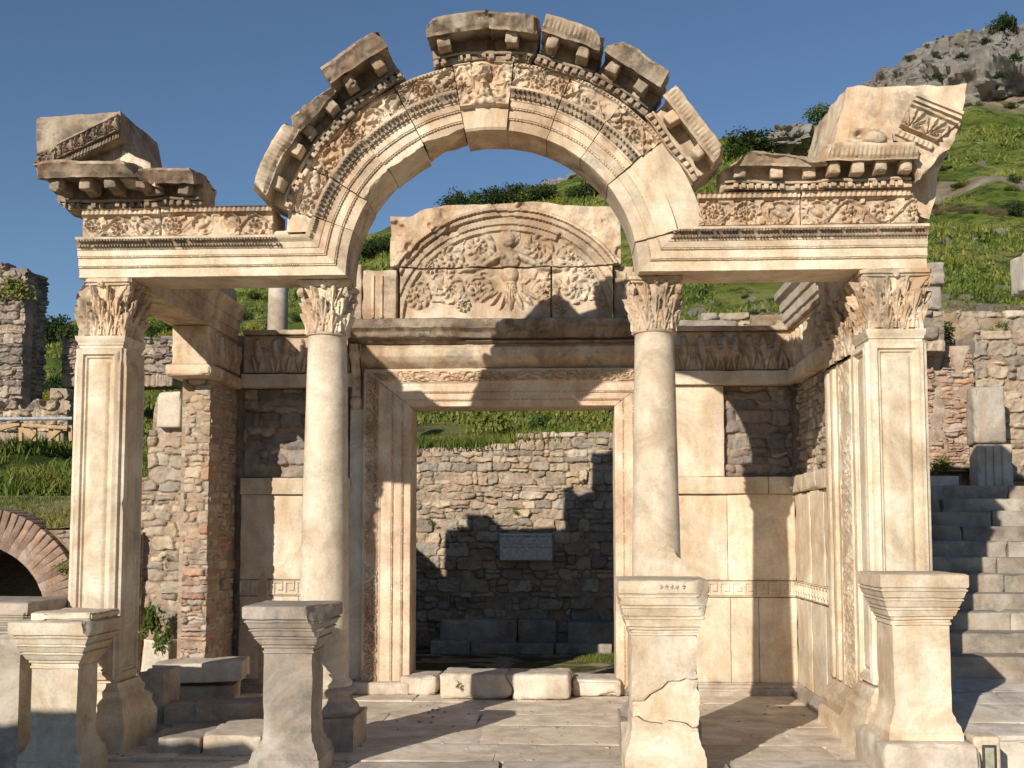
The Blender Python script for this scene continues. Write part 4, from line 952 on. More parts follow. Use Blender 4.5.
def lunh(u, v):
    rho = np.hypot(u, v * 1.12) ; g = np.zeros_like(u)
    ins = 1 - sstep(RL - .03, RL - .01, rho)
    for a, b, r, s_ in SPR: g = np.maximum(g, .062 * spiral(u - a, (v - b), r, s_))
    g = np.maximum(g, .032 * sstep(.54, .62, n2(u, v, 11, 4, 2)) * (v > .28) * sstep(.12, .3, np.abs(u)) * sstep(RL - .05, RL - .16, rho))
    for cx_, cz, a, b, t, hh in FIG:
        du = (u - cx_) * math.cos(t) + (v - cz) * math.sin(t); dv = -(u - cx_) * math.sin(t) + (v - cz) * math.cos(t)
        g = np.maximum(g, hh * np.sqrt(np.clip(1 - (du / a) ** 2 - (dv / b) ** 2, 0, 1)))
    for ex in (-.032, .032): g = g - .018 * np.exp(-(((u - FIG[0][0] - ex) / .016) ** 2 + ((v - FIG[0][1] - .01) / .013) ** 2))
    g = g - .012 * np.exp(-(((u - FIG[0][0]) / .03) ** 2 + ((v - FIG[0][1] + .055) / .008) ** 2))
    sk = (v < FIG[0][1] - .62) & (np.abs(u - FIG[0][0]) < .5); g = g - sk * (g > .02) * .02 * np.abs(np.sin(np.arctan2(u - FIG[0][0], v - .62) * 22))
    hr = (np.hypot(u - FIG[0][0], v - FIG[0][1]) < .17) & (np.hypot((u - FIG[0][0]) / .075, (v - FIG[0][1] + .01) / .10) > 1); g = g + hr * (g > .02) * .035 * (n2(u, v, 34, 6, 1) - .5)
    g = g * (.82 + .36 * n2(u, v, 22, 3, 2)) + .01 * (n2(u, v, 5, 8, 3) - .5)
    m = np.where(rho < RL + .07, .05, np.where(rho < RL + .15, .085, np.where(rho < RL + .19, .075, np.where(rho < RL + .27, .125, np.where(rho < RL + .32, .17, .10 + .08 * n2(u, v, 5, 16, 4)))))) + .05 * (n2(u, v, 4, 6, 4) - .5) - .06 * sstep(.60, .68, n2(u, v, 2.5, 26, 4))
    return ins * g + (1 - ins) * m
lun = MB(); xl0, xl1 = PX(391, YL, 260) - lx, PX(621, YL, 260) - lx; zj = PZ(268, YL) - lz; zt0 = PZ(206, YL) - lz
topf = lambda u: zt0 + .0 - .10 * sstep(-1.1, -1.35, u) - .03 * sstep(-.8, -1.1, u) + .06 * (n2(u, u * 0, 2.2, 9, 3) - .5) - .03 * sstep(.9, 1.3, u) + .05 * np.exp(-((u - .1) / .7) ** 2) - .03
def lpos(u, v, g):
    t = (v - zj) / (zt0 - zj); e = 1 + .03 * (n2(u * 0, v, 3, 2, 2) - .5)
    return lx + u * e, YL - g, lz + zj + (topf(u) - zj) * t
sheet(lun, xl0, xl1, zj + .0015, zt0, .012, lpos, lambda u, v: lunh(u, zj + (topf(u) - zj) * (v - zj) / (zt0 - zj)), .38)
xs0, xs1 = PX(400, YL, 300) - lx, PX(613, YL, 300) - lx
sheet(lun, xs0, 0.623, .0, zj - .0015, .012, lambda u, v, g: (lx + np.where(u < -1.2, np.maximum(u, -math.sqrt(1) * (RL + .03)), u), YL - g, lz + v), lunh, .38)
sheet(lun, .626, xs1, .0, zj - .0015, .012, lambda u, v, g: (lx + u, YL - g - .005, lz + v), lunh, .38)
build('lunette', lun, CARVED, temple, label='half round marble relief of a figure rising from scrolling leaves above the doorway')
mb = MB(); z_l = Zq2 + .002
for a, b, t, dy in ((363, 397, 269, 0), (349, 361.5, 262, .06), (614, 634, 268, .05)):
    mb = MB(); x0, x1 = PX(a, YL, 300), PX(b, YL, 300); zt = PZ(t, YL)
    rbox(mb, x0, x1, YL - .06 + dy, YL + .3, z_l, zt, .015, .05, .008, .05, a)
    if b - a > 15:
        for k in range(2): rbox(mb, x0 + .13 + .12 * k, x0 + .17 + .12 * k, YL - .085 + dy, YL, z_l + .05, zt - .08, .01, .05, .003, .02, k)
    build('lunette_pilaster', mb, CARVED, temple)

# ------------------------------------------------------------------ right side wall and anta
YA0, YA1 = .66, 1.88
sc = MB(); rbox(sc, XWR + .13, XWR + .62, YA0, YB + .6, -.1, ZF1 - .02, .02, .12, .02, .03, 8)
rbox(sc, XWR + .4, 4.12, 1.7, YB + .6, -.1, ZF1 - .25, .03, .15, .02, .05, 9)  # hidden thickening of the wall, added to widen its shadow on the stairs
sidew = build('side_wall', sc, MORTAR, temple, label='right side wall of the porch with rubble showing above marble slabs')
def spart(nm, mb, mat=REVET): return build(nm, mb, mat, sidew)
def ybox(y0, y1, z0, z1, pr=0.0, th=.12, **k): mb = MB(); rbox(mb, XWR - pr, XWR + th, y0, y1, z0, z1, **k); return mb
ys = [YA1, 2.35, 3.1, YB - .01]
for i in range(3):
    spart('marble_slab', ybox(ys[i] + .003, ys[i + 1] - .003, .17, ZM0, .004 * i, seed=i, bev=.006, amp=.003)); spart('marble_slab', ybox(ys[i] + .003, ys[i + 1] - .003, ZM1, ZC0, .004 * i, seed=i + 5, bev=.006, amp=.003))
mb = MB(); sheet(mb, 0, YB - YA1, 0, ZM1 - ZM0, .009, lambda u, v, g: (XWR - .02 - g, YB - u, ZM0 + v), meander(H=ZM1 - ZM0), .06); spart('meander_band', mb)
mb = MB()
for a, b in ((YA1, 2.6), (2.605, 3.3), (3.305, YB - .06)): rbox(mb, XWR - .05, XWR + .2, a, b, ZC0 + .01, ZC1, .01, .06, .008, .06, int(a * 10))
spart('ledge', mb)
mb = MB(); sweep(mb, lambda u, n, p: (XWR - p, u, n), YA1, YB - .09, BM, back=-.1); spart('base_moulding', mb, GREY)
mb = MB(); rubble(mb, (XWR + .09, YB, ZC1), (0, -1, 0), YB - YA1, ZA - ZC1, (.12, .3, .09, .17), 16, depth=.05); spart('rubble_masonry', mb, RUBBLE)
mb = MB(); Hf = ZF1 - ZF0 - .07
sheet(mb, 0, YB - .04 - YA1, 0, Hf, .012, lambda u, v, g: (XWR - .02 - g, YB - .04 - u, ZF0 + v), figures(Hf, .05, 12), .06)
rbox(mb, XWR, XWR + .3, YA1, YB, ZF0 + .01, ZF1 - .05, .01, .1, .003, .02, 3); rbox(mb, XWR - .09, XWR + .3, YA1, YB - .11, ZF1 - .07, ZF1 - .002, .02, .06, .008, .06, 4)
spart('figured_frieze', mb, CARVED)
spart('plain_band', ybox(YA1, YB - .11, ZA, ZF0 - .003, .10, .3, seed=9), MARBLE)
# anta: plain strip and carved strip
AZ = 4.05
mb = MB(); rbox(mb, XWR - .06, XWR + .55, YA0 + .0, YA1, .5, AZ, .012, .07, .005, .03, 21)
sheet(mb, 0, .50, 0, AZ - .55, .010, lambda u, v, g: (XWR - .062 - g, YA0 + .58 - u, .52 + v), lambda u, v: scroll(.5, L=.42, amp=.018, seed=9)(v, u), .03)
for k in range(2): rbox(mb, XWR - .10, XWR, YA0 + .72 + .26 * k, YA0 + .88 + .26 * k, .55, AZ - .05, .02, .08, .004, .02, k)
anta = build('wall_end_pilaster', mb, MARBLE, temple, label='pilaster on the right wall end with a strip of carved vine')
mb = corinthian(XWR + .16, (YA0 + YA1) / 2, AZ, Z0, .25, True, 33, .31)
m2 = MB(); m2.take(mb, lambda V: np.stack([V[:, 0], (YA0 + YA1) / 2 + (V[:, 1] - (YA0 + YA1) / 2) * 2.2, V[:, 2]], -1)); build('capital', m2, CARVED, anta)
mb = MB(); sqlathe(mb, XWR + .245, (YA0 + YA1) / 2, closed([(.13, -.05), (.13, .18), (.10, .22), (.11, .32), (.07, .36), (.07, .42), (.02, .46), (0, .52)], .3), .305, .61, res=.05, amp=.008, seed=5, wear=.08); build('base', mb, MARBLE, anta)
# stepped architrave block standing on the right wall
mb = MB(); sweep(mb, lambda u, n, p: (XWR + .02 - p, u, ZF1 + n), 2.35, 4.6, [(0, -.5), (0, 0), (.15, 0), (.155, .03), (.30, .03), (.305, .06), (.42, .07), (.47, .13), (.56, .14), (.57, -.5), (0, -.5)], res=.05, back=-.5, seed=6, amp=.008)
m2 = MB(); m2.take(mb, lambda V: clip(V, (XWR, 2.5, ZF1 + .4), (0, -1, .45), .05)); build('architrave_block', m2, PALE, temple, label='grey stepped block standing on the right wall corner')

# ------------------------------------------------------------------ left side: impost, brick pier
YI = 2.66
x0, x1 = PX(172, YI, 340), XIL
mb = MB(); zi0, zi1 = PZ(372, YI, 190), Z0 + .005
rbox(mb, x0, x1 - .0, YI, YI + 1.3, zi0 + .07, zi1, .012, .06, .004, .04, 3)
rbox(mb, x0 - .05, x1 + .08, YI - .10, YI + 1.3, zi0 - .06, zi0 + .10, .04, .05, .006, .05, 4)
Hf = ZF1 - ZF0 - .02
sheet(mb, 0, 1.0, 0, zi1 - zi0 - .14, .012, lambda u, v, g: (x1 + .01 + g, YI + .26 + u, zi0 + .12 + v), figures(zi1 - zi0 - .14, .05, 22), .05)
imp = build('impost_block', mb, CARVED, temple, label='plain pale impost block on top of the brick pier')
mb = MB(); xb0, xb1 = PX(183, YI + .18, 450), XIL - .02; YF = YI + .2
rbox(mb, xb0 + .03, xb1 - .015, YF + .045, YB + .2, -.05, zi0 - .05, .02, .1, .02, .05, 6)
bp_ = build('brick_pier', mb, MORTAR, temple, label='rough brick and stone pier left of the porch')
mb = MB(); rubble(mb, (xb0, YF + .05, 1.75), (1, 0, 0), xb1 - xb0, zi0 - 1.8, (.10, .30, .07, .18), 31, depth=.04, gap=.004, small=.45); build('brickwork', mb, TANRUB, bp_)
mb = MB(); rubble(mb, (xb1 - .03, YF + .05, .15), (0, 1, 0), YB - YF - .05, zi0 - .2, (.12, .36, .05, .16), 32, depth=.04, gap=.004, small=.45); build('brickwork', mb, TANRUB, bp_)
mb = MB(); rubble(mb, (xb0, YF + .04, .1), (1, 0, 0), xb1 - xb0 + .01, 1.66, (.12, .34, .045, .11), 37, depth=.05, small=.2); build('brickwork', mb, BRICKM, bp_)
# low rubble wall running left from it
xr0, xr1 = PX(138, 3.2, 500), xb0 + .05
zr = lambda py: PZ(py, 3.2, 160)
def stepwall(u, v):
    x = xr0 + u; z = v - .1
    top = zr(395) if x > PX(156, 3.2) else zr(432) if x > PX(148, 3.2) else zr(480)
    return z < top + .05
mb = MB(); rbox(mb, xr0 + .05, xr1, 3.245, 3.7, -.1, zr(480), .02, .1, .03, .1, 2); rbox(mb, PX(150, 3.2) + .03, xr1, 3.245, 3.7, zr(482), zr(402), .02, .1, .03, .15, 3)
lw = build('rubble_wall', mb, PINKWALL, label='low rubble wall with a stepped broken end behind the left pier', cat='wall')
mb = MB(); rubble(mb, (xr0, 3.25, -.1), (1, 0, 0), xr1 - xr0, zr(395) + .1, (.14, .40, .10, .22), 41, inside=stepwall, depth=.05); build('stonework', mb, RUBBLE, lw)
mb = MB(); rbox(mb, PX(157, 3.1), PX(181, 3.1), 3.1, 3.6, zr(428), zr(392), .03, .05, .01, .06, 3); build('end_block', mb, PALE, lw)

# ------------------------------------------------------------------ porch floor, threshold, street
def paving(x0, x1, y0, y1, zf, seed, w=(1.0, 2.3), d=(.55, 1.15), bev=.004, drop=.35):
    mb = MB(); R = np.random.RandomState(seed); y = y0
    while y < y1 - .1:
        dd = min(R.uniform(*d), y1 - y); x = x0 - R.uniform(0, .6)
        if y1 - (y + dd) < .2: dd = y1 - y
        while x < x1:
            ww = R.uniform(*w); a, b = max(x, x0), min(x + ww, x1); x += ww
            if b - a < .12: continue
            z = zf((a + b) / 2, y + dd / 2) + R.uniform(-.003, .003); sk = R.uniform(-.05, .05)
            ta, tb = R.uniform(-.008, .008), R.uniform(-.008, .008)
            rbox(mb, a + .001, b - .001, y + .001, y + dd - .001, z - drop, z, bev, .12, .003, .012, seed + int(x * 7), fn=lambda V, a=a, y=y, z=z: V + np.stack([sk * (V[:, 1] - y), V[:, 1] * 0, (V[:, 0] - a) * ta * (V[:, 2] > z - .2) + (zf(V[:, 0], V[:, 1]) - zf((a + b) / 2, y + dd / 2)) * (V[:, 2] > z - .2)], -1))
        y += dd
    return mb
structure('porch_pavement', paving(XWL - .3, XWR + .05, -.35, 3.99, lambda x, y: 0 * x + .0, 3), PAVE)
structure('street_pavement', paving(-8.5, 3.2, -4.2, -.36, lambda x, y: -.02 + .012 * (x + 3) + 0 * y, 5, (.8, 1.7), (.5, .9)), STREET)
mb = MB(); rbox(mb, XJL - .3, XDL + .02, YB - .24, YB + .5, 0.0, .17, .03, .05, .008, .05, 4)
build('threshold_block', mb, PALE, loc=(XDL - .2, YB, 0), label='square doorstep block at the left foot of the doorway', cat='threshold block', group='blocks lying across the doorway')
def tblock(p0, p1, yt, y0, y1, seed, label, mat=PALE, **k):
    mb = MB(); x0, x1 = PX(p0, y0, 690), PX(p1, y0, 690)
    rbox(mb, x0, x1, y0, y1, 0.0, PZ(yt, y0, 500), .04, .045, .012, .09, seed)
    if k.get('crack'):
        c = k['crack']; m2 = MB(); V, Q = mb.arr(); cc = PX(c, y0, 690); V = V.copy(); V[:, 2] -= .02 * np.exp(-((V[:, 0] - cc - .1 * (V[:, 2])) / .02) ** 2); m2.add(V, Q); mb = m2
    build('threshold_block', mb, mat, loc=((x0 + x1) / 2, y0, 0), label=label, cat='threshold block', group='blocks lying across the doorway')
tblock(400, 438, 677, YB - .22, YB + .45, 6, 'low worn block filling the left end of the doorway sill')
mb = MB(); x0, x1 = PX(441, YB - .55, 690), PX(572, YB - .55, 690); xc_ = PX(511, YB - .55, 690); zt_ = PZ(674, YB - .55, 500)
for a, b, sd in ((x0, xc_ - .004, 7), (xc_ + .004, x1, 8)): rbox(mb, a, b, YB - .55, YB + .1, 0, zt_, .045, .04, .016, .05, sd, fn=lambda V: np.stack([V[:, 0] + .05 * np.sin(V[:, 2] * 14) * (np.abs(V[:, 0] - xc_) < .15) + .05 * (V[:, 1] - YB), V[:, 1] + .05 * (((V[:, 0] - (x0 + x1) / 2) / .9) ** 4), V[:, 2]], -1))
build('threshold_block', mb, PALE, loc=((x0 + x1) / 2, YB - .5, 0), label='long cracked marble block lying in the middle of the doorway, weed at its foot', cat='threshold block', group='blocks lying across the doorway')
tblock(573, 622, 679, YB - .2, YB + .5, 9, 'flat worn block filling the right end of the doorway sill')

# ------------------------------------------------------------------ the statue pedestals in front
def pedestal(cx, Yf, hs, zt, label, seed, zb_=.0, cap=.16, hc=.44, mat=MARBLE, rz=0, clips=(), slab=None, hy=None, cracks=None, group='pedestals in a row before the porch'):
    hy = hy or hs; cy = Yf + cap + hy; t = thing('statue_pedestal', label, 'pedestal', (cx, cy, zb_), group)
    fn0 = rot(cx, cy, 0, rz=rz) if rz else (lambda V: V)
    zc = zt - hc
    mb = MB(); zz0, zz1 = zb_ + .24, zc + .02
    if not cracks: sqlathe(mb, cx, cy, closed([(0, zz0), (.0, zz1)], hs), hs, hy, res=.05, amp=.005, seed=seed, wear=.025, corner=.01, fn=fn0)
    else:
        cuts = [lambda X: X * 0 + zz0] + cracks + [lambda X: X * 0 + zz1]
        for i in range(len(cuts) - 1):
            lo_, hi_ = cuts[i], cuts[i + 1]
            sqlathe(mb, cx, cy, closed([(-.006, 0), (0, .02), (0, .98), (-.006, 1.0)], hs), hs, hy, res=.05, amp=.0, seed=seed + i, wear=.04,
                    fn=lambda V: rough(np.stack([V[:, 0] + .012 * (i % 2), V[:, 1], lo_(V[:, 0] - cx) + .002 + (hi_(V[:, 0] - cx) - lo_(V[:, 0] - cx) - .004) * V[:, 2]], -1), .006, 6, seed))
    o = build('shaft', mb, mat, t)
    def fn(V):
        V = fn0(V)
        for pt, nm, am in clips: V = clip(V, pt, nm, am, 8, seed)
        return V
    mb = MB(); k = cap / .16
    pr = [(-.01, zc), (.012, zc + .005), (.014, zc + .022), (.004, zc + .03), (.006, zc + .05), (.022, zc + .055), (.024, zc + .075), (.03, zc + .08)]
    zz = zc + .08; top = zt - .13; st = (top - zz) / 3
    for i in range(3):
        o0 = .03 + .035 * i * k; pr += [(o0 + .01, zz + .005), (o0 + .035 * k, zz + st * .72), (o0 + .046 * k, zz + st * .74), (o0 + .048 * k, zz + st - .012), (o0 + .03 * k, zz + st)]; zz += st
    pr += [(cap - .02, top + .004), (cap - .005, top + .01), (cap, top + .03), (cap, zt - .012), (cap - .02, zt)]
    sqlathe(mb, cx, cy, closed(pr, hs), hs, hy, res=.03, amp=.006, seed=seed + 2, wear=.06, fn=fn)
    build('cap', mb, mat, t)
    mb = MB(); pb = [(.09 * k, zb_ - .15), (.09 * k, zb_ + .10), (.08 * k, zb_ + .11), (.07 * k, zb_ + .16), (.035 * k, zb_ + .20), (.03 * k, zb_ + .23), (.01, zb_ + .26), (.0, zb_ + .33)]
    sqlathe(mb, cx, cy, closed(pb, hs), hs, hy, res=.04, amp=.006, seed=seed + 3, wear=.03, fn=fn0)
    build('plinth', mb, mat, t)
    if slab:
        mb = MB(); slab(mb, cx, cy); build('broken_top', mb, mat, t)
    return t, cx, cy
YP = -1.15
def cxy(l, r, Y, py): a, b = PX(l, Y + .16, py), PX(r, Y + .16, py); return (a + b) / 2, (b - a) / 2
c, h_ = cxy(31, 77, YP, 700)
pedestal(c, YP, h_, PZ(622, YP, 50), 'leftmost front pedestal with a cracked slab crowning it, grey towards the foot', 11, mat=MARBLE, clips=[((c + h_ + .1, YP, 1.3), (1, -.6, .6), .03)],
         slab=lambda mb, x, y: rbox(mb, x - .22, x + h_ + .14, y - .28, y + .40, PZ(622, YP, 50) - .0, PZ(622, YP, 50) + .075, .02, .04, .012, .12, 3))
c, h_ = cxy(263, 312, YP, 700)
pedestal(c, YP, h_, PZ(606, YP, 280), 'bluish grey pedestal with rust stains, standing before the left column', 12, mat=GREY, zb_=.04, clips=[((c + h_ + .12, YP + .3, 1.45), (1, -.5, .15), .03), ((c - h_ - .14, YP, 1.1), (-1, -.2, -.8), .02)])
c, h_ = cxy(631, 697, YP, 680)
pedestal(c, YP, h_, PZ(580, YP, 655), 'cracked cream pedestal hiding the foot of the right column', 13, mat=MARBLE, zb_=.10, cap=.115, hc=.50, cracks=[lambda X: .50 - .10 * X + .02 * np.sin(X * 17) + .01 * np.sin(X * 47), lambda X: .80 + .40 * X + .03 * np.sin(X * 13 + 1) + .012 * np.sin(X * 41)], clips=[((c + h_ + .06, YP + .0, 1.55), (1, -.55, -.25), .03), ((c + h_ - .02, YP, .72), (.9, -1, -.0), .02)])
c3, h3 = c, h_
mb = MB()   # letters cut in the crown of the pedestal
for i, dx in enumerate((-.05, .0, .05, .09, .15)):
    for k in range(3):
        a = i * 1.7 + k * 1.1; x, z = c3 + dx + .02, PZ(587, YP, 655); tube(mb, [(x + .02 * math.cos(a), YP - .002, z + .022 * math.sin(a)), (x - .015 * math.cos(a + .5), YP - .002, z - .022 * math.sin(a + .5))], .004, 5)
build('inscription', mb, CORNICE, bpy.data.objects['statue_pedestal.002'])
c, h_ = cxy(893, 950, YP + .05, 680)
pedestal(c, YP + .05, h_, PZ(574, YP + .05, 925), 'rightmost front pedestal, tall and cream with two rust streaks', 14, mat=MARBLE, zb_=.32, cap=.135, hc=.46, clips=[((c + h_ + .12, YP, 1.35), (1, -.2, -1), .02)])
mb = MB(); rbox(mb, c - h_ - .16, c + h_ + .17, YP - .05, YP + .2 + 2 * h_ + .3, -.3, .36, .05, .05, .012, .1, 8); build('footing', mb, PAVE, bpy.data.objects['statue_pedestal.003'])
c, h_ = cxy(-45, 22, -.75, 660)
pedestal(c, -.75, h_, PZ(602, -.75, 5), 'grey pedestal half cut by the left edge of the picture', 15, mat=GREY, zb_=.0, cap=.12, hc=.36)
mb = MB(); prism(mb, [P(a, b, .12) for a, b in [(647, 596), (649, 572), (652, 560), (659, 550), (667, 545), (674, 549), (677, 557), (683, 562), (686, 572), (688, 596)]], .125, .30, res=.03, amp=.010, seed=4)
build('repair_patch', mb, MARBLE, bpy.data.objects['column.001'], label='pale jagged repair patch low on the right column')

# ------------------------------------------------------------------ steps and loose blocks at the left side of the porch
def block(p0, p1, ytop, Y, depth, z0, label, seed, rz=0, mat=GREY, name='stone_block', cat='stone block', group='step blocks at the left of the porch', wear=.06, bev=.018, zref=None, tilt=0):
    x0, x1 = PX(p0, Y, ytop), PX(p1, Y, ytop); z1 = PZ(ytop, Y, (p0 + p1) / 2); mb = MB(); c = ((x0 + x1) / 2, Y + depth / 2, z0)
    rbox(mb, x0, x1, Y, Y + depth, z0, z1, bev, .045, .010, wear, seed, fn=rot(*c, ry=tilt, rz=rz) if (rz or tilt) else None)
    return build(name, mb, mat, loc=c, label=label, cat=cat, group=group)
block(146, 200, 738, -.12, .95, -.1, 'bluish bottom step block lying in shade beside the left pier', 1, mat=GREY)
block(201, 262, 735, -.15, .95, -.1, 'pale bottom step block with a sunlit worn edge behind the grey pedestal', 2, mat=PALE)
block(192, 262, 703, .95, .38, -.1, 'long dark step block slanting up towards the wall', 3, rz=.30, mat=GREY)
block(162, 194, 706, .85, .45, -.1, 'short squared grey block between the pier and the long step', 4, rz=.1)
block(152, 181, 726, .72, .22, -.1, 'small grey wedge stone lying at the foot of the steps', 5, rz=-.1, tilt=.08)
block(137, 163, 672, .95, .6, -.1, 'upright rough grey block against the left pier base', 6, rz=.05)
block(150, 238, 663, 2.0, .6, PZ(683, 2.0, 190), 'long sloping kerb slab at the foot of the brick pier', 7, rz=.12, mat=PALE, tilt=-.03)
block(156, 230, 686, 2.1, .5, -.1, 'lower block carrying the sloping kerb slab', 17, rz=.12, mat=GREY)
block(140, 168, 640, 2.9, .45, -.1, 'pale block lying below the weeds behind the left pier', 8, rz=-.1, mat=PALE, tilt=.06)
mb = MB(); xs_ = PX(262, 2.3, 600); prism(mb, [P(a, b, 2.3) for a, b in [(258, 684), (258, 582), (262, 568), (267, 584), (267, 684)]], 2.3, 2.36, res=.04, amp=.002, seed=3)
build('wooden_stake', mb, WOOD, loc=(xs_, 2.3, 0), label='pointed pale plank standing upright beside the brick pier', cat='wooden stake')

# ------------------------------------------------------------------ rooms behind: cella floor, back wall, bench stones, information plate
structure('cella_floor', (lambda m: (bumpy(m, (-6.4, 10.4, -.06), (1, 0, 0), 12.6, 6.2, .15, .03, 4, up=(0, -1, 0), close=0), m)[1])(MB()), SOIL)
YW = 10.0; zw = lambda py, p=512: PZ(py, YW, p)
xw0, xw1 = PX(330, YW, 500), PX(705, YW, 500)
ins = lambda u, v: v < zw(446) + .12 * math.sin(u * 2.1) - .0 or (u > PX(515, YW) - xw0 and v < zw(432))
for xx, nm in ((XWL, 'left'), (XWR + .6, 'right')):
    mb = MB(); rbox(mb, xx - .6, xx - .05, YB + .66, YW, -.1, 3.3, .03, .2, .03, .1, 4)
    sd = build('enclosure_wall', mb, MORTAR, label='rubble side wall of the inner room, running back from the %s end of the porch' % nm, cat='wall')
    mb = MB()
    if nm == 'left': rubble(mb, (xx - .05, YB + .66, 0), (0, 1, 0), YW - YB - .66, 3.5, (.2, .5, .14, .3), 55, depth=.07, res=.035)
    else: rubble(mb, (xx - .62, YW, 0), (0, -1, 0), YW - YB - .66, 3.5, (.2, .5, .14, .3), 56, depth=.07, res=.035)
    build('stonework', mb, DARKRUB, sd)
mb = MB(); rbox(mb, xw0, xw1, YW + .055, YW + .8, -.1, zw(447), .05, .2, .03, .1, 2); bw = build('enclosure_wall', mb, MORTAR, label='sunlit rubble stone wall seen through the doorway', cat='wall')
mb = MB(); rubble(mb, (xw0, YW + .06, 0), (1, 0, 0), xw1 - xw0, zw(431), (.14, .50, .10, .27), 51, inside=ins, depth=.07, gap=.007, small=.4); build('stonework', mb, RUBBLE, bw)
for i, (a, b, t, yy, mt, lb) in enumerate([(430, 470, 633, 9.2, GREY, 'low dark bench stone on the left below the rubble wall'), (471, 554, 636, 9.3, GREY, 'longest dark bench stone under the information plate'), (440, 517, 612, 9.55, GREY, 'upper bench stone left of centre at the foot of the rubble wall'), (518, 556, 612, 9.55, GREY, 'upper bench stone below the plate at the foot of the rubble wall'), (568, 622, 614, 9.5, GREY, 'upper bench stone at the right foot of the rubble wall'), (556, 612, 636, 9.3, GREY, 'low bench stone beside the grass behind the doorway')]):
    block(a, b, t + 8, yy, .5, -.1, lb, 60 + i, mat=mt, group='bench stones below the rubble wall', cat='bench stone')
sg = thing('information_plate', 'pale enamel information plate with two columns of small text on the rubble wall', 'sign', (PX(526, YW - .15, 547), YW - .15, zw(560)))
mb = MB(); rbox(mb, PX(500, YW - .17, 547), PX(552, YW - .17, 547), YW - .17, YW - .1, PZ(560, YW - .17), PZ(534, YW - .17), .008, .2, 0, 0); build('plate', mb, SIGNM, sg)
mb = MB(); rbox(mb, PX(498.6, YW - .165, 547), PX(553.4, YW - .165, 547), YW - .150, YW + .05, PZ(561.2, YW - .165), PZ(532.8, YW - .165), .01, .2, 0, 0); build('frame', mb, STEEL, sg)
LI = [('HADRIAN TAPINAGI', 514, 537.5, .062), ('(M.S. 117 - 138)', 514, 541.2, .05), ('TEMPLE OF HADRIAN', 539, 537.5, .062), ('(A.D. 117 - 138)', 539, 541.2, .05)]
for k in range(2): LI += [('onarimi sirasinda yapildi', 514, 544.6 + 3.2 * k, .042), ('restored with the work of', 539, 544.6 + 3.2 * k, .042)]
lm = MB(); LV, LF = [], []
for k, (tx, xx, yy, szz) in enumerate(LI):
    fc = bpy.data.curves.new('lettering', 'FONT'); fc.body = tx; fc.size = szz; fc.align_x = 'CENTER'
    o = bpy.data.objects.new('lettering', fc); COL.objects.link(o); bpy.context.view_layer.update()
    me = bpy.data.meshes.new_from_object(o); q = P(xx, yy, YW - .178)
    n0 = len(LV); LV += [(q[0] + v.co.x, YW - .178, q[1] + v.co.y) for v in me.vertices]; LF += [[n0 + i for i in p.vertices] for p in me.polygons]
    bpy.data.objects.remove(o); bpy.data.curves.remove(fc); bpy.data.meshes.remove(me)
me = bpy.data.meshes.new('lettering'); me.from_pydata([tuple(Vector(v) - sg.location) for v in LV], [], LF); me.materials.append(INK)
o = bpy.data.objects.new('lettering', me); COL.objects.link(o); o.parent = sg

# ------------------------------------------------------------------ terrain behind: a hill rising to rocks on the right
PXC = np.array([-700, -200, 0, 70, 150, 250, 350, 450, 560, 640, 700, 780, 860, 930, 1000, 1100, 1500, 2200.])
DEP = np.array([0, 11, 14.8, 16, 19, 21.2, 22.2, 26, 35, 50, 75, 100, 118, 150, 230.])
TT = {   # apparent height of the ground at each depth; below 21.2 m the values are world heights
 -700: [0, 0, 0, 1, 2, 500, 480, 450, 420, 390, 370, 360, 375, 470], -200: [0, 0, 1.5, 2, 3, 490, 450, 420, 400, 370, 345, 335, 345, 470],
 0: [0, 0, 2.5, 3.2, 3.9, 462, 440, 410, 385, 360, 342, 330, 340, 470], 70: [0, 0, 2.0, 3.0, 3.8, 462, 440, 410, 380, 352, 330, 318, 330, 470],
 150: [0, 0, 2.0, 3.0, 3.8, 460, 430, 395, 365, 332, 308, 295, 310, 460], 250: [0, 0, 0, 0, 0, 455, 415, 370, 325, 292, 270, 258, 272, 450],
 350: [0, 0, 0, 0, 0, 448, 405, 355, 310, 262, 240, 226, 245, 440], 450: [0, 0, 0, 0, 0, 444, 396, 345, 285, 238, 208, 193, 210, 430],
 560: [0, 0, 0, 0, 0, 440, 392, 335, 280, 222, 188, 174, 195, 420], 640: [0, 0, 0, 0, 0, 438, 380, 325, 265, 205, 170, 155, 172, 400],
 700: [0, 0, 0, 0, 0, 430, 325, 285, 245, 195, 155, 140, 155, 390], 780: [0, 0, 0, 0, 0, 430, 315, 280, 240, 185, 148, 132, 150, 380],
 860: [0, 0, 0, 0, 0, 430, 312, 275, 235, 172, 125, 100, 120, 360], 930: [0, 0, .0, .3, 1.0, 430, 306, 268, 228, 160, 105, 72, 95, 340],
 1000: [0, 0, .0, .3, 1.0, 440, 312, 272, 224, 150, 92, 34, 60, 330], 1100: [0, 0, .0, .3, 1.0, 440, 310, 270, 220, 150, 92, 30, 40, 330],
 1500: [0, 0, 1, 2.3, 2.3, 420, 300, 265, 215, 150, 100, 40, 40, 330], 2200: [0, 0, 1, 2.3, 2.3, 420, 300, 265, 215, 160, 120, 60, 50, 330]}
TZ = np.zeros((len(PXC), len(DEP)))
for i, p_ in enumerate(PXC):
    for j, d_ in enumerate(DEP):
        row = TT[int(p_)]; row = row[:2] + [0] + row[2:]; v = row[j]; TZ[i, j] = v if j < 6 else 2.2 + (d_ * math.tan(math.atan((530 - v) / F_PX * .985)))
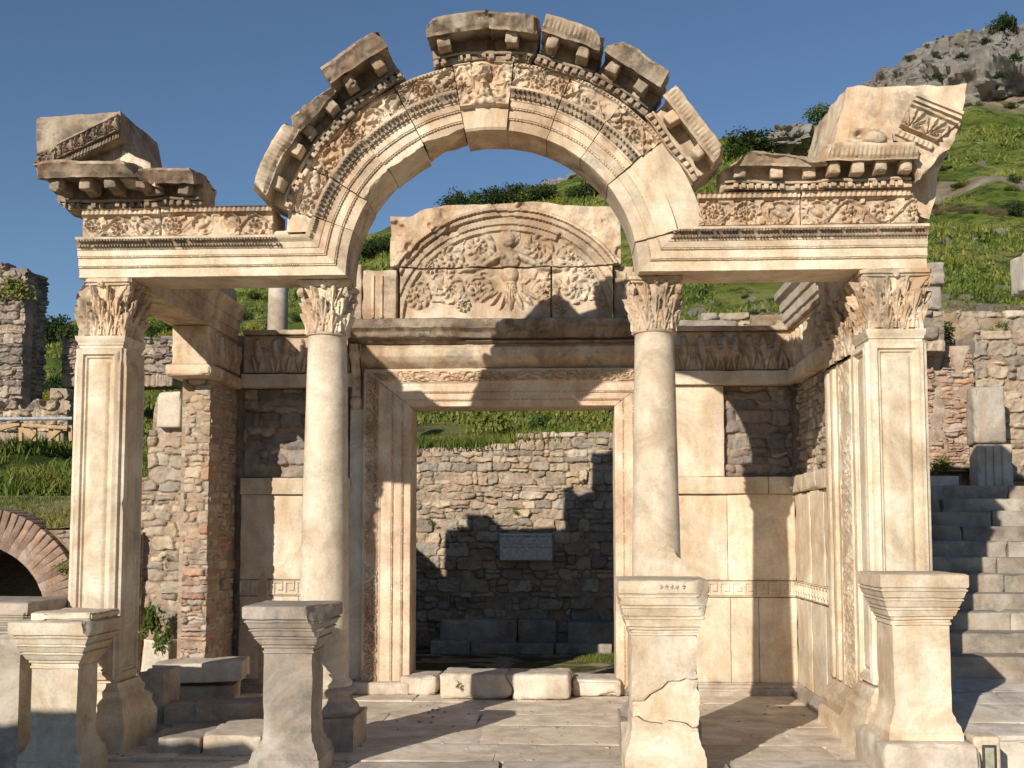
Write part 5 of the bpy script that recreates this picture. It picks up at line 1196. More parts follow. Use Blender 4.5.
def ground(X, Y):
    X, Y = np.asarray(X, float), np.asarray(Y, float); d = np.maximum(Y + 11, .5); p_ = 565 + F_PX * X / d
    p_ = np.clip(p_, PXC[0], PXC[-1] - 1); d2 = np.clip(d, 0, DEP[-1] - .01)
    i = np.clip(np.searchsorted(PXC, p_, 'right') - 1, 0, len(PXC) - 2); j = np.clip(np.searchsorted(DEP, d2, 'right') - 1, 0, len(DEP) - 2)
    a = (p_ - PXC[i]) / (PXC[i + 1] - PXC[i]); b = (d2 - DEP[j]) / (DEP[j + 1] - DEP[j]); a = a * a * (3 - 2 * a)
    z = TZ[i, j] * (1 - a) * (1 - b) + TZ[i + 1, j] * a * (1 - b) + TZ[i, j + 1] * (1 - a) * b + TZ[i + 1, j + 1] * a * b
    q = np.stack([X, Y, X * 0], -1)
    return z + (fbm(q * .12, 3, 4) - .5) * np.clip((d - 26) / 60, 0, 1) * 5 + (fbm(q * .6, 5, 3) - .5) * np.clip((d - 22) / 10, 0, 1) * .7 - .06
def hit(px_, py_, d0=22.5):
    """the hillside point that a picture position falls on"""
    for d_ in np.linspace(d0, 118, 260):
        x, z = P(px_, py_, d_ - 11)
        if float(ground(x, d_ - 11)) >= z: return x, d_ - 11, float(ground(x, d_ - 11))
    return None
ds = np.concatenate([np.linspace(11.6, 24, 50), np.linspace(24.3, 40, 60), np.linspace(40.5, 118, 110), np.linspace(120, 228, 20)])
ps = np.concatenate([np.linspace(-690, -40, 24), np.linspace(-30, 1060, 230), np.linspace(1080, 2190, 30)])
Dg, Pg = np.meshgrid(ds, ps, indexing='ij'); Xg = (Pg - 565) / F_PX * Dg; Yg = Dg - 11; Zg = ground(Xg, Yg)
cl = (Pg > 835) * sstep(84, 100, Dg) * sstep(835, 900, Pg)   # rock faces near the ridge on the right
crag = fbm(np.stack([Xg * .10, Yg * .05, Zg * .22], -1), 11, 5)
Zg = Zg + cl * (crag - .42) * 7
mb = MB(); mb.add(np.stack([Xg, Yg, Zg], -1).reshape(-1, 3), gridq(len(ps), len(ds)))
hill = build('hillside', mb, HILL, kind='structure', smooth=80, weld=False)
at_ = hill.data.attributes.new('bare', 'FLOAT', 'POINT')
bare = sstep(845, 905, Pg) * sstep(88, 96, Dg) * 1.0 + ((Dg < 27.5) & (Dg > 21) & (Pg > 660)) * .85 + (Dg < 17) * .6 + ((Dg < 25) & (Pg > 380) & (Pg < 660)) * .35 + ((Dg > 60) & (Dg < 66) & (Pg > 850)) * .8
at_.data.foreach_set('value', np.clip(bare, 0, 1).reshape(-1).astype(np.float32))
mb = MB(); g = 300; mb.add([(-900, -500, -1.2), (900, -500, -1.2), (900, 1500, -1.2), (-900, 1500, -1.2)], [(0, 1, 2, 3)]); structure('ground', mb, SOIL, smooth=0)
# limestone crags
def crag_mesh(px0, px1, pyt, pyb, d_, dz, seed):
    mb = MB(); Y = d_ - 11; a, b = P(px0, pyb, Y), P(px1, pyt, Y)
    W, H = b[0] - a[0], b[1] - a[1]; c = ((a[0] + b[0]) / 2, Y + dz, (a[1] + b[1]) / 2)
    n = 90; th = np.linspace(0, 2 * math.pi, 2 * n + 1); ph = np.linspace(0, math.pi, n + 1); T, Hh = np.meshgrid(th, ph)
    V = np.stack([np.sin(Hh) * np.cos(T), np.sin(Hh) * np.sin(T), np.cos(Hh)], -1).reshape(-1, 3); V = np.sign(V) * np.abs(V) ** .75
    V = V * np.array([W / 2, dz * 1.3, H / 2]) * 1.05 + c
    f = fbm(V * np.array([.16, .16, .34]), seed, 6); f2 = 1 - np.abs(fbm(V * np.array([.35, .35, .12]) + 9, seed + 3, 4) * 2 - 1) * 2
    dv = (V - np.array(c)); dv /= np.linalg.norm(dv, axis=1, keepdims=True); f3 = 1 - np.abs(fbm(V * np.array([1.1, 1.1, .5]) + 4, seed + 8, 4) * 2 - 1) * 2
    V = V + dv * ((f - .5) * dz * 2.2 + (f2 - .5) * 1.8 + (f3 - .5) * 1.0 + (fbm(V * 2.6, seed, 3) - .5) * .8)[:, None]
    mb.add(V, gridq(2 * n + 1, n + 1)[:, ::-1]); return mb, c
for i, (a, b, t, bt, dd, dz, lb) in enumerate([(934, 1085, 46, 112, 100, 5, 'large grey limestone crag at the top right'), (940, 1075, 28, 68, 112, 6, 'summit rocks of pale limestone at the upper right corner'), (866, 940, 72, 104, 112, 4, 'lower grey crag behind the tall corner block'), (546, 580, 176, 192, 112, 2, 'small pale crag on the ridge seen through the arch'), (772, 812, 128, 140, 106, 2, 'low pale rocks on the ridge right of the arch')]):
    mb, c = crag_mesh(a, b, t, bt, dd, dz, 70 + i); build('rock_outcrop', mb, ROCK, loc=c, label=lb, cat='rock outcrop', group='rocks on the hill', smooth=22)

# ------------------------------------------------------------------ ruins on the left
def ruin(px0, px1, pyb, Y, topf_, label, cfg, seed, mat=DARKRUB, th=1.2, depth=.1):
    x0, x1 = PX(px0, Y, 350), PX(px1, Y, 350); z0 = PZ(pyb, Y, px0); H = max(PZ(topf_(p_), Y, p_) for p_ in np.linspace(px0, px1, 20)) - z0
    iz = lambda u: PZ(topf_(px0 + (px1 - px0) * u / (x1 - x0)), Y, px0) - z0
    mb = MB(); n = 40; us = np.linspace(0, x1 - x0 - .15, n)
    for k in range(n - 1): 
        hgt = max(.2, iz(us[k]) - .25); rbox(mb, x0 + us[k] - .02, x0 + us[k + 1] + .02, Y + .055 + .002 * (k % 2), Y + th, z0 - .3, z0 + hgt, .05, .3, .03, .05, seed + k)
    w_ = build('ruined_wall', mb, MORTAR, label=label, cat='ruined wall', loc=(x0, Y, z0))
    mb = MB(); rubble(mb, (x0, Y + .05, z0), (1, 0, 0), x1 - x0, H, cfg, seed, inside=lambda u, v: v < iz(u) - .05, depth=depth)
    rubble(mb, (x1 - .12, Y + .05, z0), (0, 1, 0), th, max(.4, iz(x1 - x0 - .3)), cfg, seed + 1, depth=depth); build('stonework', mb, mat, w_)
    return w_
ruin(-60, 24, 415, 15.0, lambda p_: 262 + max(0, p_ - 2) * .75 + 3 * math.sin(p_), 'tall broken tower of dark rubble at the left edge', (.16, .5, .09, .24), 81, th=1.2, mat=DARKRUB)
ruin(62, 178, 375, 16.2, lambda p_: 336 - 0 * p_, 'dark rubble aqueduct wall between the left pier and the brick pier', (.14, .34, .10, .20), 84, th=.8)
ruin(-40, 70, 432, 14.2, lambda p_: 402 - 9 * math.exp(-((p_ - 60) / 14) ** 2) + 5 * math.sin(p_ * .3), 'low heap of pale rubble behind the wooden rail', (.2, .5, .12, .3), 86, mat=RUBBLE)
# brick vault, lower left
vx, vz = P(-24, 562, 3.0); YV = 3.0; Ro = 1.33; zin = .70
vt = thing('brick_vault', 'half buried vault with a fan of brown brick over a black opening', 'vault', (vx, YV, 0))
mb = MB(); nb = 40; cz = P(2, 618, YV)[1]
for i in range(nb):
    a = math.pi * (i + .5) / nb; rbox(mb, Ro - .40, Ro + .10, -.0, .5, -.030, .030, .008, .05, .004, .02, i, fn=lambda V, a=a: np.stack([vx + V[:, 0] * math.cos(a) - V[:, 2] * math.sin(a) * (Ro + .0) / Ro * 1.6, YV + V[:, 1], cz + V[:, 0] * math.sin(a) + V[:, 2] * math.cos(a) * 1.6], -1))
build('brick_ring', mb, VAULTB, vt)
mb = MB(); th = np.linspace(0, math.pi, 30); yy = np.linspace(YV + .1, YV + 4, 12); T, Yy = np.meshgrid(th, yy)
mb.add(np.stack([vx + (Ro - .38) * np.cos(T), Yy, cz + (Ro - .38) * np.sin(T)], -1).reshape(-1, 3), gridq(30, 12))
mb.add([(vx - 1, YV + 3.9, -1), (vx + 1, YV + 3.9, -1), (vx + 1, YV + 3.9, cz + 1), (vx - 1, YV + 3.9, cz + 1)], [(0, 1, 2, 3)])
for sx in (-1, 1): mb.add([(vx + sx * (Ro - .38), YV + .1, -1), (vx + sx * (Ro - .38), YV + 4, -1), (vx + sx * (Ro - .38), YV + 4, cz), (vx + sx * (Ro - .38), YV + .1, cz)], [(0, 1, 2, 3)])
build('barrel', mb, DARKRUB, vt)
mb = MB(); xv0, xv1 = vx - 3.2, PX(140, YV + .1, 560)
rubble(mb, (xv0, YV + .12, -.2), (1, 0, 0), xv1 - xv0, 2.5, (.12, .34, .08, .17), 91, inside=lambda u, v: math.hypot(xv0 + u - vx, v - .2 - cz) > Ro + .12 and not (abs(xv0 + u - vx) < Ro and v - .2 < cz) and v - .2 < 2.15 + .12 * math.sin(u * 3), depth=.05); build('stonework', mb, RUBBLE, vt)
mb = MB()
def wallsheet(x0_, x1_, y_, zlo, top, hole):
    n = 70; m_ = 40; A, B = np.meshgrid(np.linspace(x0_, x1_, n), np.linspace(0, 1, m_)); ht = np.where(np.abs(A - vx) < hole, cz + np.sqrt(np.clip(hole ** 2 - (A - vx) ** 2, 0, None)), zlo)
    Z = ht + (top - ht) * B; V = np.stack([A, y_ + .03 * fbm(np.stack([A * 4, B * 4, A * 0], -1), 2), Z], -1); mb.add(V.reshape(-1, 3), gridq(n, m_))
wallsheet(xv0, xv1, YV + .13, -.3, 2.2, Ro - .30)
A, B = np.meshgrid(np.linspace(xv0, xv1, 40), np.linspace(0, 1, 14)); A = xv0 + (A - xv0) / (xv1 - xv0) * (np.array([PX(140, YV + .13 + b * 2.6) for b in B[:, 0]])[:, None] - xv0)
mb.add(np.stack([A, YV + .13 + B * 2.6, 2.2 + B * .50 + .1 * fbm(np.stack([A, B * 3, A * 0], -1), 3)], -1).reshape(-1, 3), gridq(40, 14))
build('earth_cover', mb, SOIL, vt)
# timber rail
def rail():
    t = thing('timber_barrier', 'rough timber barrier with a steel rail on the grassy slope at the left', 'barrier', (PX(35, 9.0, 430), 9.0, PZ(440, 9.0, 35)))
    Y = 9.0; q = lambda a, b, y=0: (P(a, b, Y)[0], Y + y, P(a, b, Y)[1])
    mb = MB(); tube(mb, [q(-60, 420, -.1), q(75, 419, -.1)], .035, 10); build('steel_rail', mb, STEEL, t)
    def plank(a, b, wd=.05):
        mb = MB(); a, b = np.array(a), np.array(b); L = np.linalg.norm(b - a); ang = math.atan2(b[2] - a[2], b[0] - a[0])
        rbox(mb, 0, L, -.03, .03, -wd, wd, .008, .1, .002, .01, fn=lambda V: np.stack([a[0] + V[:, 0] * math.cos(ang) - V[:, 2] * math.sin(ang), a[1] + V[:, 1], a[2] + V[:, 0] * math.sin(ang) + V[:, 2] * math.cos(ang)], -1)); return mb
    for a, b, w_ in ((q(-30, 436), q(20, 423), .05), (q(22, 425), q(68, 428), .035), (q(18, 424, .05), q(33, 437, .05), .07), (q(62, 426, .05), q(48, 438, .05), .05)): build('plank', plank(a, b, w_), WOOD, t)
    for x in (19, 33, 49, 56, 69): build('post', plank(q(x, 441, .08), q(x, 424, .08), .035), WOOD, t)
rail()
# lone column behind
mb = MB(); lx0, lx1 = PX(267, 8, 310), PX(289, 8, 310); cxl = (lx0 + lx1) / 2; lathe(mb, cxl, 8, [(.19, -.5), (.19, 1), (.175, 6.3), (.17, 6.6), (.05, 6.6)], 40, .2, .004, 3)
build('lone_column', mb, GREY, loc=(cxl, 8, -.5), label='plain grey column shaft standing alone behind the left side of the temple', cat='column')

# ------------------------------------------------------------------ right: stairs, landing, retaining walls
XS0, XS1 = 3.9, 11.5; Y_S = 1.3; RIS = .205; TR = .45
lz_ = lambda x, y: .50 + .10 * (y - .4) + 0 * x
structure('landing_pavement', paving(XS0 - .2, XS1, -.42, Y_S + .05, lambda x, y: .30 + .17 * (y + .42), 9, (.9, 1.6), (.35, .6), drop=.8), STREET)
st = thing('stone_stairway', 'broad flight of worn grey stone steps climbing beside the right pier', 'stairs', (XS0, Y_S, .6))
R = np.random.RandomState(4)
for k in range(11):
    mb = MB(); y = Y_S + TR * k; z = .62 + RIS * (k + 1); x = XS0
    while x < XS1:
        ww = R.uniform(1.1, 2.2); b = min(x + ww, XS1); dz = R.uniform(-.012, .012)
        rbox(mb, x + .003, b - .003, y + R.uniform(-.02, .02), y + TR + .06, z - RIS - .10 + .003 * k, z + dz, .018, .09, .006, .07, int(k * 31 + x * 5)); x = b
    build('step', mb, STEPM, st)
def wallpx(nm, p0, p1, pyb, pyt, Y, cfg, seed, label, mat=RUBBLE, th=.8, top=None, core=MORTAR, depth=.07, **k):
    x0, x1 = PX(p0, Y, pyt), PX(p1, Y, pyt); z0, z1 = PZ(pyb, Y, p0), PZ(pyt, Y, p0)
    mb = MB(); bumpy(mb, (x0, Y + .05, z0), (1, 0, 0), x1 - x0, z1 - z0, .06, .11, seed, close=th); w_ = build(nm, mb, core, label=label, cat='wall', loc=(x0, Y, z0), **k)
    if cfg:
        mb = MB(); rubble(mb, (x0, Y + .05, z0), (1, 0, 0), x1 - x0, z1 - z0, cfg, seed, depth=depth, inside=(lambda u, v: PZ(pyb, Y) * 0 + top(p0 + (p1 - p0) * u / (x1 - x0), v, z0, z1)) if top else None); build('stonework', mb, mat, w_)
    return w_
wallpx('terrace_wall', 972, 1130, 505, 330, 7.7, (.22, .7, .14, .30), 101, 'high terrace wall of pale mixed stones at the right edge', depth=.10)
wallpx('brick_wall', 900, 974, 472, 342, 7.6, (.16, .40, .05, .09), 102, 'crumbling reddish wall of thin bricks right of the tall pier', mat=BRICKM, core=PINKWALL, top=lambda p_, v, z0, z1: v < (z1 - z0) * .84 + .2 * math.sin(p_ * .3) and fbm(np.array([[p_ * .08, v * 2.2, 0]]), 3, 3)[0] > .30, depth=.06)
wallpx('upper_terrace_wall', 700, 1120, 372, 312, 11.4, (.25, .8, .18, .4), 103, 'loose terrace wall of pale stones below the grassy hillside', core=SOIL, top=lambda p_, v, z0, z1: math.sin(p_ * .13) + math.sin(p_ * .045 + v) > -.6)
def rblock(p0, p1, y1_, y0_, Y, dep, label, seed, mat=GREY, name='stone_block', cat='stone block', rz=0, group=None, **k):
    x0, x1 = PX(p0, Y, y0_), PX(p1, Y, y0_); z0, z1 = PZ(y0_, Y, p0), PZ(y1_, Y, p0); mb = MB(); c = ((x0 + x1) / 2, Y + dep / 2, z0)
    rbox(mb, x0, x1, Y, Y + dep, z0, z1, .03, .05, .012, .09, seed, fn=rot(*c, rz=rz) if rz else None); return build(name, mb, mat, loc=c, label=label, cat=cat, group=group)
rblock(916, 961, 476, 493, 6.9, .6, 'flat pale slab lying at the top left of the stairway', 1, PALE)
rblock(960, 1030, 502, 530, 6.3, .9, 'long shaded block across the head of the stairway', 2, GREY)
rblock(1006, 1060, 514, 532, 5.0, .5, 'sunlit squared block resting on the stairs at the right edge', 3, PAVE)
t = thing('pilaster_fragment', 'upright grooved grey marble pilaster standing at the head of the stairs', 'pilaster fragment', (PX(992, 7.0, 500), 7.0, PZ(500, 7.0, 992)))
mb = MB(); x0, x1 = PX(978, 7.0, 480), PX(1014, 7.0, 480); rbox(mb, x0, x1, 7.0, 7.4, PZ(500, 7, 990), PZ(444, 7, 990), .03, .05, .01, .06, 6)
for k in range(3): rbox(mb, x0 + .12 + .13 * k, x0 + .17 + .13 * k, 6.97, 7.1, PZ(498, 7, 990), PZ(447, 7, 990), .012, .08, .004, .03, k)
build('shaft', mb, PALE, t)
mb = MB(); rbox(mb, x0 - .02, x1 - .08, 7.02, 7.4, PZ(443.4, 7, 990), PZ(386, 7, 990), .04, .05, .02, .10, 7); build('block', mb, GREY, t)
rblock(918, 946, 262, 285, 7.2, .6, 'upper of two dark grey blocks stacked behind the right capital', 5, GREY, group='grey blocks behind the right capital')
rblock(916, 943, 285.5, 309, 7.2, .6, 'lower of two dark grey blocks stacked behind the right capital', 6, GREY, group='grey blocks behind the right capital')
mb = MB(); x0, x1 = PX(902, 7.1, 340), PX(948, 7.1, 340); rbox(mb, x0, x1, 7.25, 7.9, PZ(352, 7.2, 930), PZ(309.5, 7.2, 930), .05, .12, .03, .1, 9)
wb = build('masonry_stub', mb, MORTAR, label='stub of masonry carrying the two stacked grey blocks', cat='wall', loc=(x0, 7.3, .5))
mb = MB(); rubble(mb, (x0, 7.24, PZ(352, 7.2, 930)), (1, 0, 0), x1 - x0, PZ(310, 7.2, 930) - PZ(352, 7.2, 930), (.18, .4, .12, .24), 7); build('stonework', mb, RUBBLE, wb)
rblock(1025, 1044, 252, 290, 8.0, .6, 'pale carved block cut by the right edge above the terrace wall', 8, PALE)
rblock(680, 738, 320, 336, 6.6, .5, 'long moulded grey cornice piece lying behind the right frieze', 12, GREY)
rblock(686, 752, 331, 338, 6.2, .4, 'thin slab lying below the long moulded cornice piece', 13, PALE)
# floor lamp, lower right
YF_ = -1.0; t = thing('floor_lamp', 'small tan floor light box with a dark framed glass at the lower right', 'lamp', (PX(988, YF_, 760), YF_, 0))
q0, q1 = P(975, 790, YF_), P(1001, 737, YF_)
mb = MB(); rbox(mb, q0[0], q1[0], YF_, YF_ + .24, -.1, q1[1], .03, .05, .001, 0, 3); build('housing', mb, LAMPC, t)
a, b = P(983, 785, YF_), P(996, 745, YF_); mb = MB(); rbox(mb, a[0], b[0], YF_ - .012, YF_ + .01, a[1], b[1], .004, .1, 0, 0); build('bezel', mb, DARKM, t)
a, b = P(985.5, 783, YF_), P(993.5, 747.5, YF_); mb = MB(); rbox(mb, a[0], b[0], YF_ - .018, YF_, a[1], b[1], .004, .1, 0, 0); build('glass', mb, LENS, t)
mb = MB(); rbox(mb, PX(962, -.42), XS1, -.5, -.43, -.3, .26, .02, .1, .01, .06, 4)
build('kerb_wall', mb, PAVE, label='rough low kerb wall holding up the landing at the lower right', cat='kerb', loc=(5, -.5, 0))
# unseen wall added across the street, behind the viewer, to shade the left pedestals
mb = MB(); rbox(mb, -10.5, -5.55, -7.6, -7.0, -.3, 3.05, .1, .25, .06, .3, 7); rbox(mb, -9.5, -6.6, -7.55, -7.05, 3.0, 3.6, .1, .2, .06, .3, 8)
wv = build('street_shade_wall', mb, MORTAR, label='low unseen wall added across the street to shade the left pedestals', cat='wall', loc=(-8, -7.3, 0))

# ------------------------------------------------------------------ vegetation
def leafcloud(n, leaf, seed, lumps=12, flat=.8, core=.55, up=0.0, thin=.5):
    R = np.random.RandomState(seed); L = R.normal(size=(lumps, 3)); L /= np.linalg.norm(L, axis=1, keepdims=True); L *= R.uniform(.25, .75, (lumps, 1)); L[:, 2] = np.abs(L[:, 2]) * flat + .25
    rad = R.uniform(.22, .45, lumps); k = R.randint(0, lumps, n); d = R.normal(size=(n, 3)); d /= np.linalg.norm(d, axis=1, keepdims=True)
    c = L[k] + d * (rad[k] * R.uniform(core, 1.05, n))[:, None]; c[:, 2] = np.maximum(c[:, 2], .02)
    nrm = R.normal(size=(n, 3)) + np.array([0, 0, up]); nrm /= np.linalg.norm(nrm, axis=1, keepdims=True)
    a = np.cross(nrm, R.normal(size=(n, 3))); a /= np.linalg.norm(a, axis=1, keepdims=True); b = np.cross(nrm, a)
    sz = leaf * R.uniform(.6, 1.4, (n, 1)); V = np.stack([c - a * sz, c - b * sz * thin, c + a * sz, c + b * sz * thin], 1).reshape(-1, 3)
    mb = MB(); mb.add(V, np.arange(n * 4).reshape(-1, 4)); return mb
def fmesh(name, mb, mat):
    o = build(name, mb, mat, weld=False, smooth=0); me = o.data; bpy.data.objects.remove(o); return me
BUSH = {'dark': [fmesh('foliage', leafcloud(1500, .06, 10 + i, 16), L_DARK) for i in range(4)], 'mid': [fmesh('foliage', leafcloud(1300, .065, 20 + i, 13), L_MID) for i in range(4)],
        'yellow': [fmesh('foliage', leafcloud(420, .06, 30 + i, 12, 1.1), L_YEL) for i in range(3)], 'dry': [fmesh('foliage', leafcloud(1500, .05, 40 + i, 14, .6, .2, thin=.15), L_DRY) for i in range(3)]}
ORD = ['first', 'second', 'third', 'fourth', 'fifth', 'sixth', 'seventh', 'eighth', 'ninth', 'tenth', 'eleventh', 'twelfth', 'thirteenth', 'fourteenth', 'fifteenth', 'sixteenth', 'seventeenth', 'eighteenth', 'nineteenth', 'twentieth']
WORD = {'dark': 'dark green', 'mid': 'fresh green', 'yellow': 'yellow flowering', 'dry': 'brown leafless'}
RS = np.random.RandomState(77)
def shrubs(L, where, name='shrub', cat='shrub', d0=24, grow=1.0, fixY=None):
    byk = {}
    for it in L: byk.setdefault(it[3], []).append(it)
    for kind, items in byk.items():
        items.sort(key=lambda q: q[0])
        for n_, (x, y, wd, kd, *hh) in enumerate(items):
            h3 = (P(x, y, fixY)[0], fixY, P(x, y, fixY)[1]) if fixY else hit(x, y, d0)
            if not h3: continue
            wd = wd * grow
            X, Y, Z = h3; sc = wd / 1.6 * (Y + 11) / F_PX; hr = hh[0] if hh else .9
            o = bpy.data.objects.new(name, BUSH[kd][n_ % len(BUSH[kd])]); COL.objects.link(o); o.location = (X, Y, Z - .05); o.scale = (sc, sc, sc * hr); o.rotation_euler.z = RS.uniform(0, 6.28)
            lab = ('%s %s from the left %s' % (ORD[n_] + ' ' + WORD[kd], cat, where)) if len(items) > 1 else '%s %s %s' % (WORD[kd], cat, where)
            tagit(o, lab, cat, (WORD[kd] + ' %ss ' % cat + where) if len(items) > 1 else None)
shrubs([(350, 262, 26, 'dark'), (364, 262, 26, 'dark'), (378, 255, 22, 'dark'), (388, 250, 20, 'mid'), (450, 213, 22, 'dark'), (462, 211, 24, 'dark', 1.1), (476, 210, 22, 'mid'), (490, 208, 26, 'dark', 1.0), (505, 205, 24, 'dark'), (518, 203, 24, 'dark'), (532, 203, 22, 'mid'),
        (546, 200, 22, 'dark'), (575, 198, 18, 'mid'), (590, 200, 26, 'dark'), (557, 206, 14, 'yellow'), (604, 192, 20, 'dark')], 'on the ridge seen under the arch', grow=1.35)
shrubs([(748, 152, 44, 'dark', .55), (735, 160, 30, 'mid', .6), (762, 135, 24, 'dark'), (780, 132, 24, 'dark'), (800, 130, 38, 'dark', .8), (822, 124, 24, 'mid'), (838, 112, 20, 'dark', 1.1), (728, 148, 18, 'yellow'), (815, 136, 18, 'yellow', .7), (850, 100, 16, 'dark')], 'on the ridge right of the arch', grow=1.4)
shrubs([(990, 30, 26, 'dark', .9), (907, 62, 20, 'dark', .6), (935, 57, 18, 'dark', .8), (1010, 52, 18, 'dark', .8), (915, 78, 14, 'mid', .6), (886, 96, 22, 'dark', .6), (868, 102, 22, 'mid', .6), (852, 108, 20, 'dark', .7), (955, 50, 14, 'dark')], 'among the rocks near the summit', d0=80)
shrubs([(1003, 33, 34, 'dark', .9), (985, 44, 14, 'dark', .7), (962, 58, 16, 'dark', .6), (937, 80, 18, 'mid', .6), (1000, 78, 16, 'dark', .6), (955, 98, 18, 'mid', .6), (1018, 60, 18, 'mid', .7), (975, 108, 20, 'mid', .5), (1010, 108, 22, 'mid', .5)], 'growing in the cracks of the summit crag', fixY=81.5)
SL = []
for i in range(16 * 3):
    x = RS.uniform(926, 1024); y = RS.uniform(108, 290); SL.append((x, y, RS.uniform(7, 17), ['dark', 'mid', 'yellow'][i % 3], RS.uniform(.5, .9)))
for x in (935, 950, 964, 985, 1000, 1014): SL.append((x, 213 + RS.uniform(-3, 3), 24, 'dry', .8))
SL += [(1016, 218, 26, 'dark', 1.0)]
shrubs(SL, 'on the grassy slope right of the corner block')
shrubs([(44, 345, 22, 'dark', 1.2), (56, 343, 26, 'dark', 1.3), (68, 345, 22, 'dark', 1.2), (76, 345, 20, 'mid', 1.2), (150, 338, 26, 'mid', .8), (163, 335, 22, 'mid', .8), (172, 342, 18, 'yellow', .8), (148, 390, 22, 'mid', .6), (160, 420, 16, 'dark', .6), (62, 396, 30, 'dark', .9), (48, 404, 20, 'yellow', .9), (40, 388, 16, 'yellow')], 'beside the ruined tower and the left pier', d0=24, grow=1.35)
shrubs([(247, 320, 20, 'mid', .8), (258, 330, 18, 'yellow', .7), (296, 322, 18, 'mid', .8), (300, 300, 16, 'dark', .8), (255, 300, 16, 'dark', .8)], 'around the lone grey column', d0=24)
shrubs([(753, 322, 14, 'dark', 1.5), (715, 318, 14, 'mid', .8), (703, 296, 14, 'mid', .6), (779, 285, 12, 'dark', .9), (745, 298, 10, 'dark', .9)], 'on the bank above the right frieze', d0=24)
# grass as a mass
def grassmass(name, pts, seed, label, blade=.035, hgt=.3, per=7, mat=L_GRASS):
    R = np.random.RandomState(seed); pts = np.repeat(np.array(pts), per, 0); n = len(pts); s_ = pts[:, 3:4]
    base = pts[:, :3] + R.normal(size=(n, 3)) * np.array([.12, .12, 0]) * s_ * 1.4; lean = R.normal(size=(n, 3)) * .45; lean[:, 2] = 0
    a = R.uniform(0, 6.28, n); sd = np.stack([np.cos(a), np.sin(a), a * 0], -1) * blade * s_; h = hgt * s_ * R.uniform(.5, 1.3, (n, 1))
    up = np.array([0, 0, 1.0]) * h; mid = base + up * .6 + lean * h * .35; tip = base + up + lean * h
    V = np.stack([base - sd, base + sd, mid + sd * .6, mid - sd * .6, tip], 1).reshape(-1, 3); k = np.arange(n)[:, None] * 5
    Q = np.concatenate([k + [0, 1, 2, 3], k + [3, 2, 4, 4]]); mb = MB(); mb.add(V, Q); o = build(name, mb, mat, weld=False, smooth=0, kind='stuff'); return o
pts = []
while len(pts) < 26000:
    x = RS.uniform(-60, 1060); d_ = 22.6 + (RS.rand() ** 1.7) * 75
    if 180 < x < 240 or (x > 860 and d_ > 84): continue
    X = (x - 565) / F_PX * d_; Y = d_ - 11
    if (x > 660 and d_ < 27.5 and RS.rand() < .85): continue
    if fbm(np.array([[X * .25, Y * .25, 0]]), 9, 2)[0] < .40: continue
    pts.append((X, Y, float(ground(X, Y)) - .03, (d_ / 26) ** .7 * RS.uniform(.5, 1.5)))
grassmass('hill_grass', pts, 5, '', .024, .11, 7)
pts = []
for i in range(1600):   # grass over the vault
    b = RS.rand(); Y = YV + .2 + b * 2.3; X = RS.uniform(xv0, PX(139, Y)); pts.append((X, Y, 2.2 + b * .44, .5))
for i in range(5200):
    x = RS.uniform(-40, 170); d_ = RS.uniform(16.2, 22.6); X = (x - 565) / F_PX * d_
    if fbm(np.array([[X * .9, d_ * .9, 0]]), 6, 3)[0] < .46: continue
    pts.append((X, d_ - 11, float(ground(X, d_ - 11)), RS.uniform(.5, 1.3)))
grassmass('slope_grass', pts, 6, '', .016, .22, 9)
pts = []
for i in range(1100):
    x = RS.uniform(405, 625); dy = RS.uniform(.1, 1.6); X = PX(x, YW + dy); zt_ = zw(444) if x < 515 else zw(436)
    if x > 515 and RS.rand() < .5: continue
    pts.append((X, YW + dy, max(zt_ - .12 + dy * .15, float(ground(X, YW + dy))), .8 if x < 560 else .5))
for i in range(500):
    x = RS.uniform(575, 640); Y = RS.uniform(8.0, 9.2); pts.append((PX(x, Y, 650), Y, -.08, .3))
grassmass('wall_top_grass', pts, 7, '', .016, .26, 6)
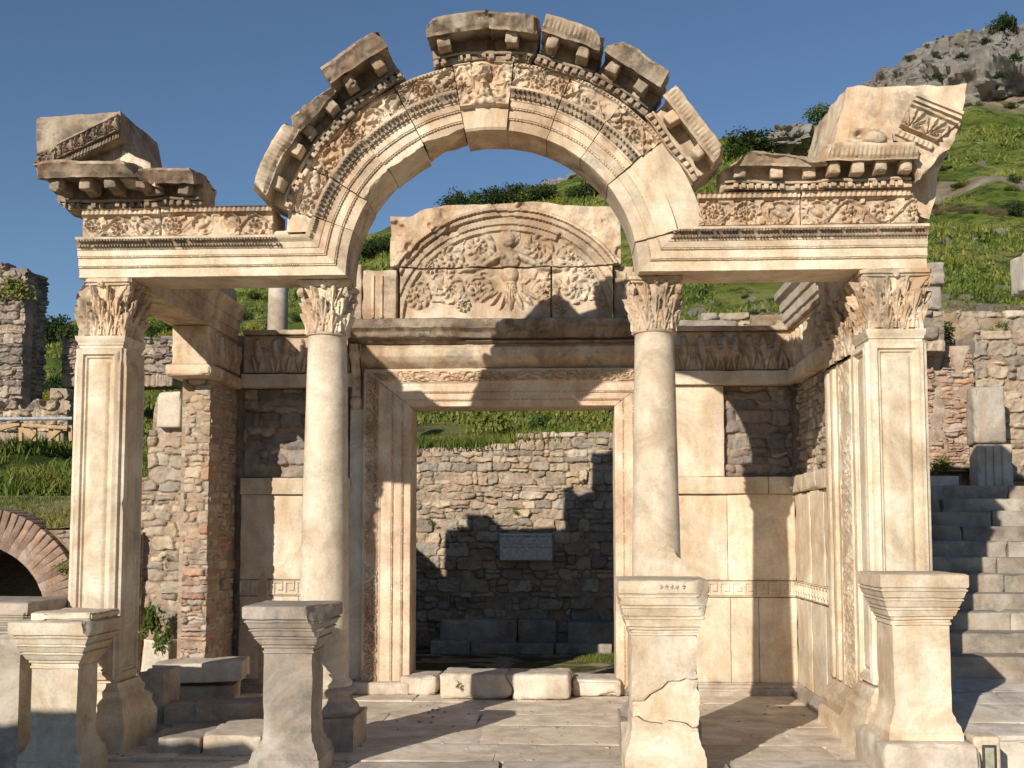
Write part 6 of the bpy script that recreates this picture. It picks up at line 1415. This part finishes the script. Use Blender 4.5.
# weeds rooted in the masonry and the paving
def weed(px_, py_, Y, size, label, kind='mid', n=260, leaf=.09, seed=0, tall=1.0):
    mb = leafcloud(n, leaf, seed, 7, 1.0, .1, thin=.4); V, Q = mb.arr(); q = P(px_, py_, Y); m2 = MB(); m2.add(V * np.array([size, size * .7, size * tall]) + np.array([q[0], Y, q[1]]), Q)
    build('weed', m2, {'mid': L_MID, 'dark': L_DARK, 'yellow': L_YEL, 'grass': L_GRASS}[kind], loc=(q[0], Y, q[1]), label=label, cat='weed', weld=False, smooth=0)
for i, a in enumerate([(155, 655, 2.9, .26, 'tall yellow green weeds growing against the brick pier foot', 'grass', 700, .10, 1, 2.1), (432, 527, YW - .05, .13, 'small weed in the rubble wall at the left of the doorway view', 'mid'), (516, 516, YW - .05, .14, 'broad leaved weed hanging in the middle of the sunlit rubble wall', 'grass'),
     (459, 531, YW - .05, .14, 'weed on the rubble wall just above the shadow line', 'mid'), (583, 484, YW - .05, .1, 'little tuft high on the rubble wall right of the doorway centre', 'mid'), (459, 689, YB - .62, .09, 'bright green weed at the foot of the long doorway block', 'grass', 160, .12),
     (62, 575, 2.95, .22, 'weed trailing over the right flank of the brick vault', 'grass', 300), (10, 300, 14.7, .7, 'yellow green bush rooted in the face of the ruined tower', 'grass', 600), (944, 475, 7.5, .3, 'green weeds behind the flat slab at the stair head', 'grass', 500), (946, 350, 11.0, .5, 'dark bush low on the loose terrace wall', 'dark', 500),
     (1001, 335, 11.0, .3, 'small bush right on the loose terrace wall', 'mid'), (166, 560, 3.15, .07, 'tiny weed growing out of the low rubble wall', 'mid'), (490, 430, YW + 1.2, .55, 'tall grassy clump above the rubble wall through the doorway', 'grass', 700, .1), (538, 432, YW + 1.0, .4, 'leafy clump above the rubble wall right of the grassy one', 'mid', 500)]): weed(*a) if len(a) > 8 else weed(*a, seed=i)

# loose stones scattered over the slope and the terrace
mb = MB(); R = np.random.RandomState(8)
for i in range(170):
    x = R.choice([R.uniform(690, 1040), R.uniform(-40, 175), R.uniform(405, 620)], p=[.6, .25, .15]); d_ = 22.6 + R.rand() ** 2 * 60; X = (x - 565) / F_PX * d_; r = R.uniform(.06, .22) * (d_ / 26) ** .6
    if x > 860 and d_ > 84: continue
    blob(mb, (X, d_ - 11, float(ground(X, d_ - 11)) + r * .2), (r * R.uniform(.8, 1.6), r, r * .7), 4, .5, i)
build('scattered_stones', mb, ROCK, kind='stuff', smooth=30)
mb = MB()
for i in range(420):
    X = R.uniform(-6.5, 3.0); Y = R.uniform(-.7, 3.7); k_ = fbm(np.array([[X, Y, 0]]), 4, 2)[0]
    if k_ < .5 and R.rand() < .8: continue
    r = R.uniform(.006, .022); blob(mb, (X, Y, .004), (r * 1.3, r, r * .6), 3, .4, i)
build('paving_gravel', mb, GREY, kind='stuff', smooth=30)
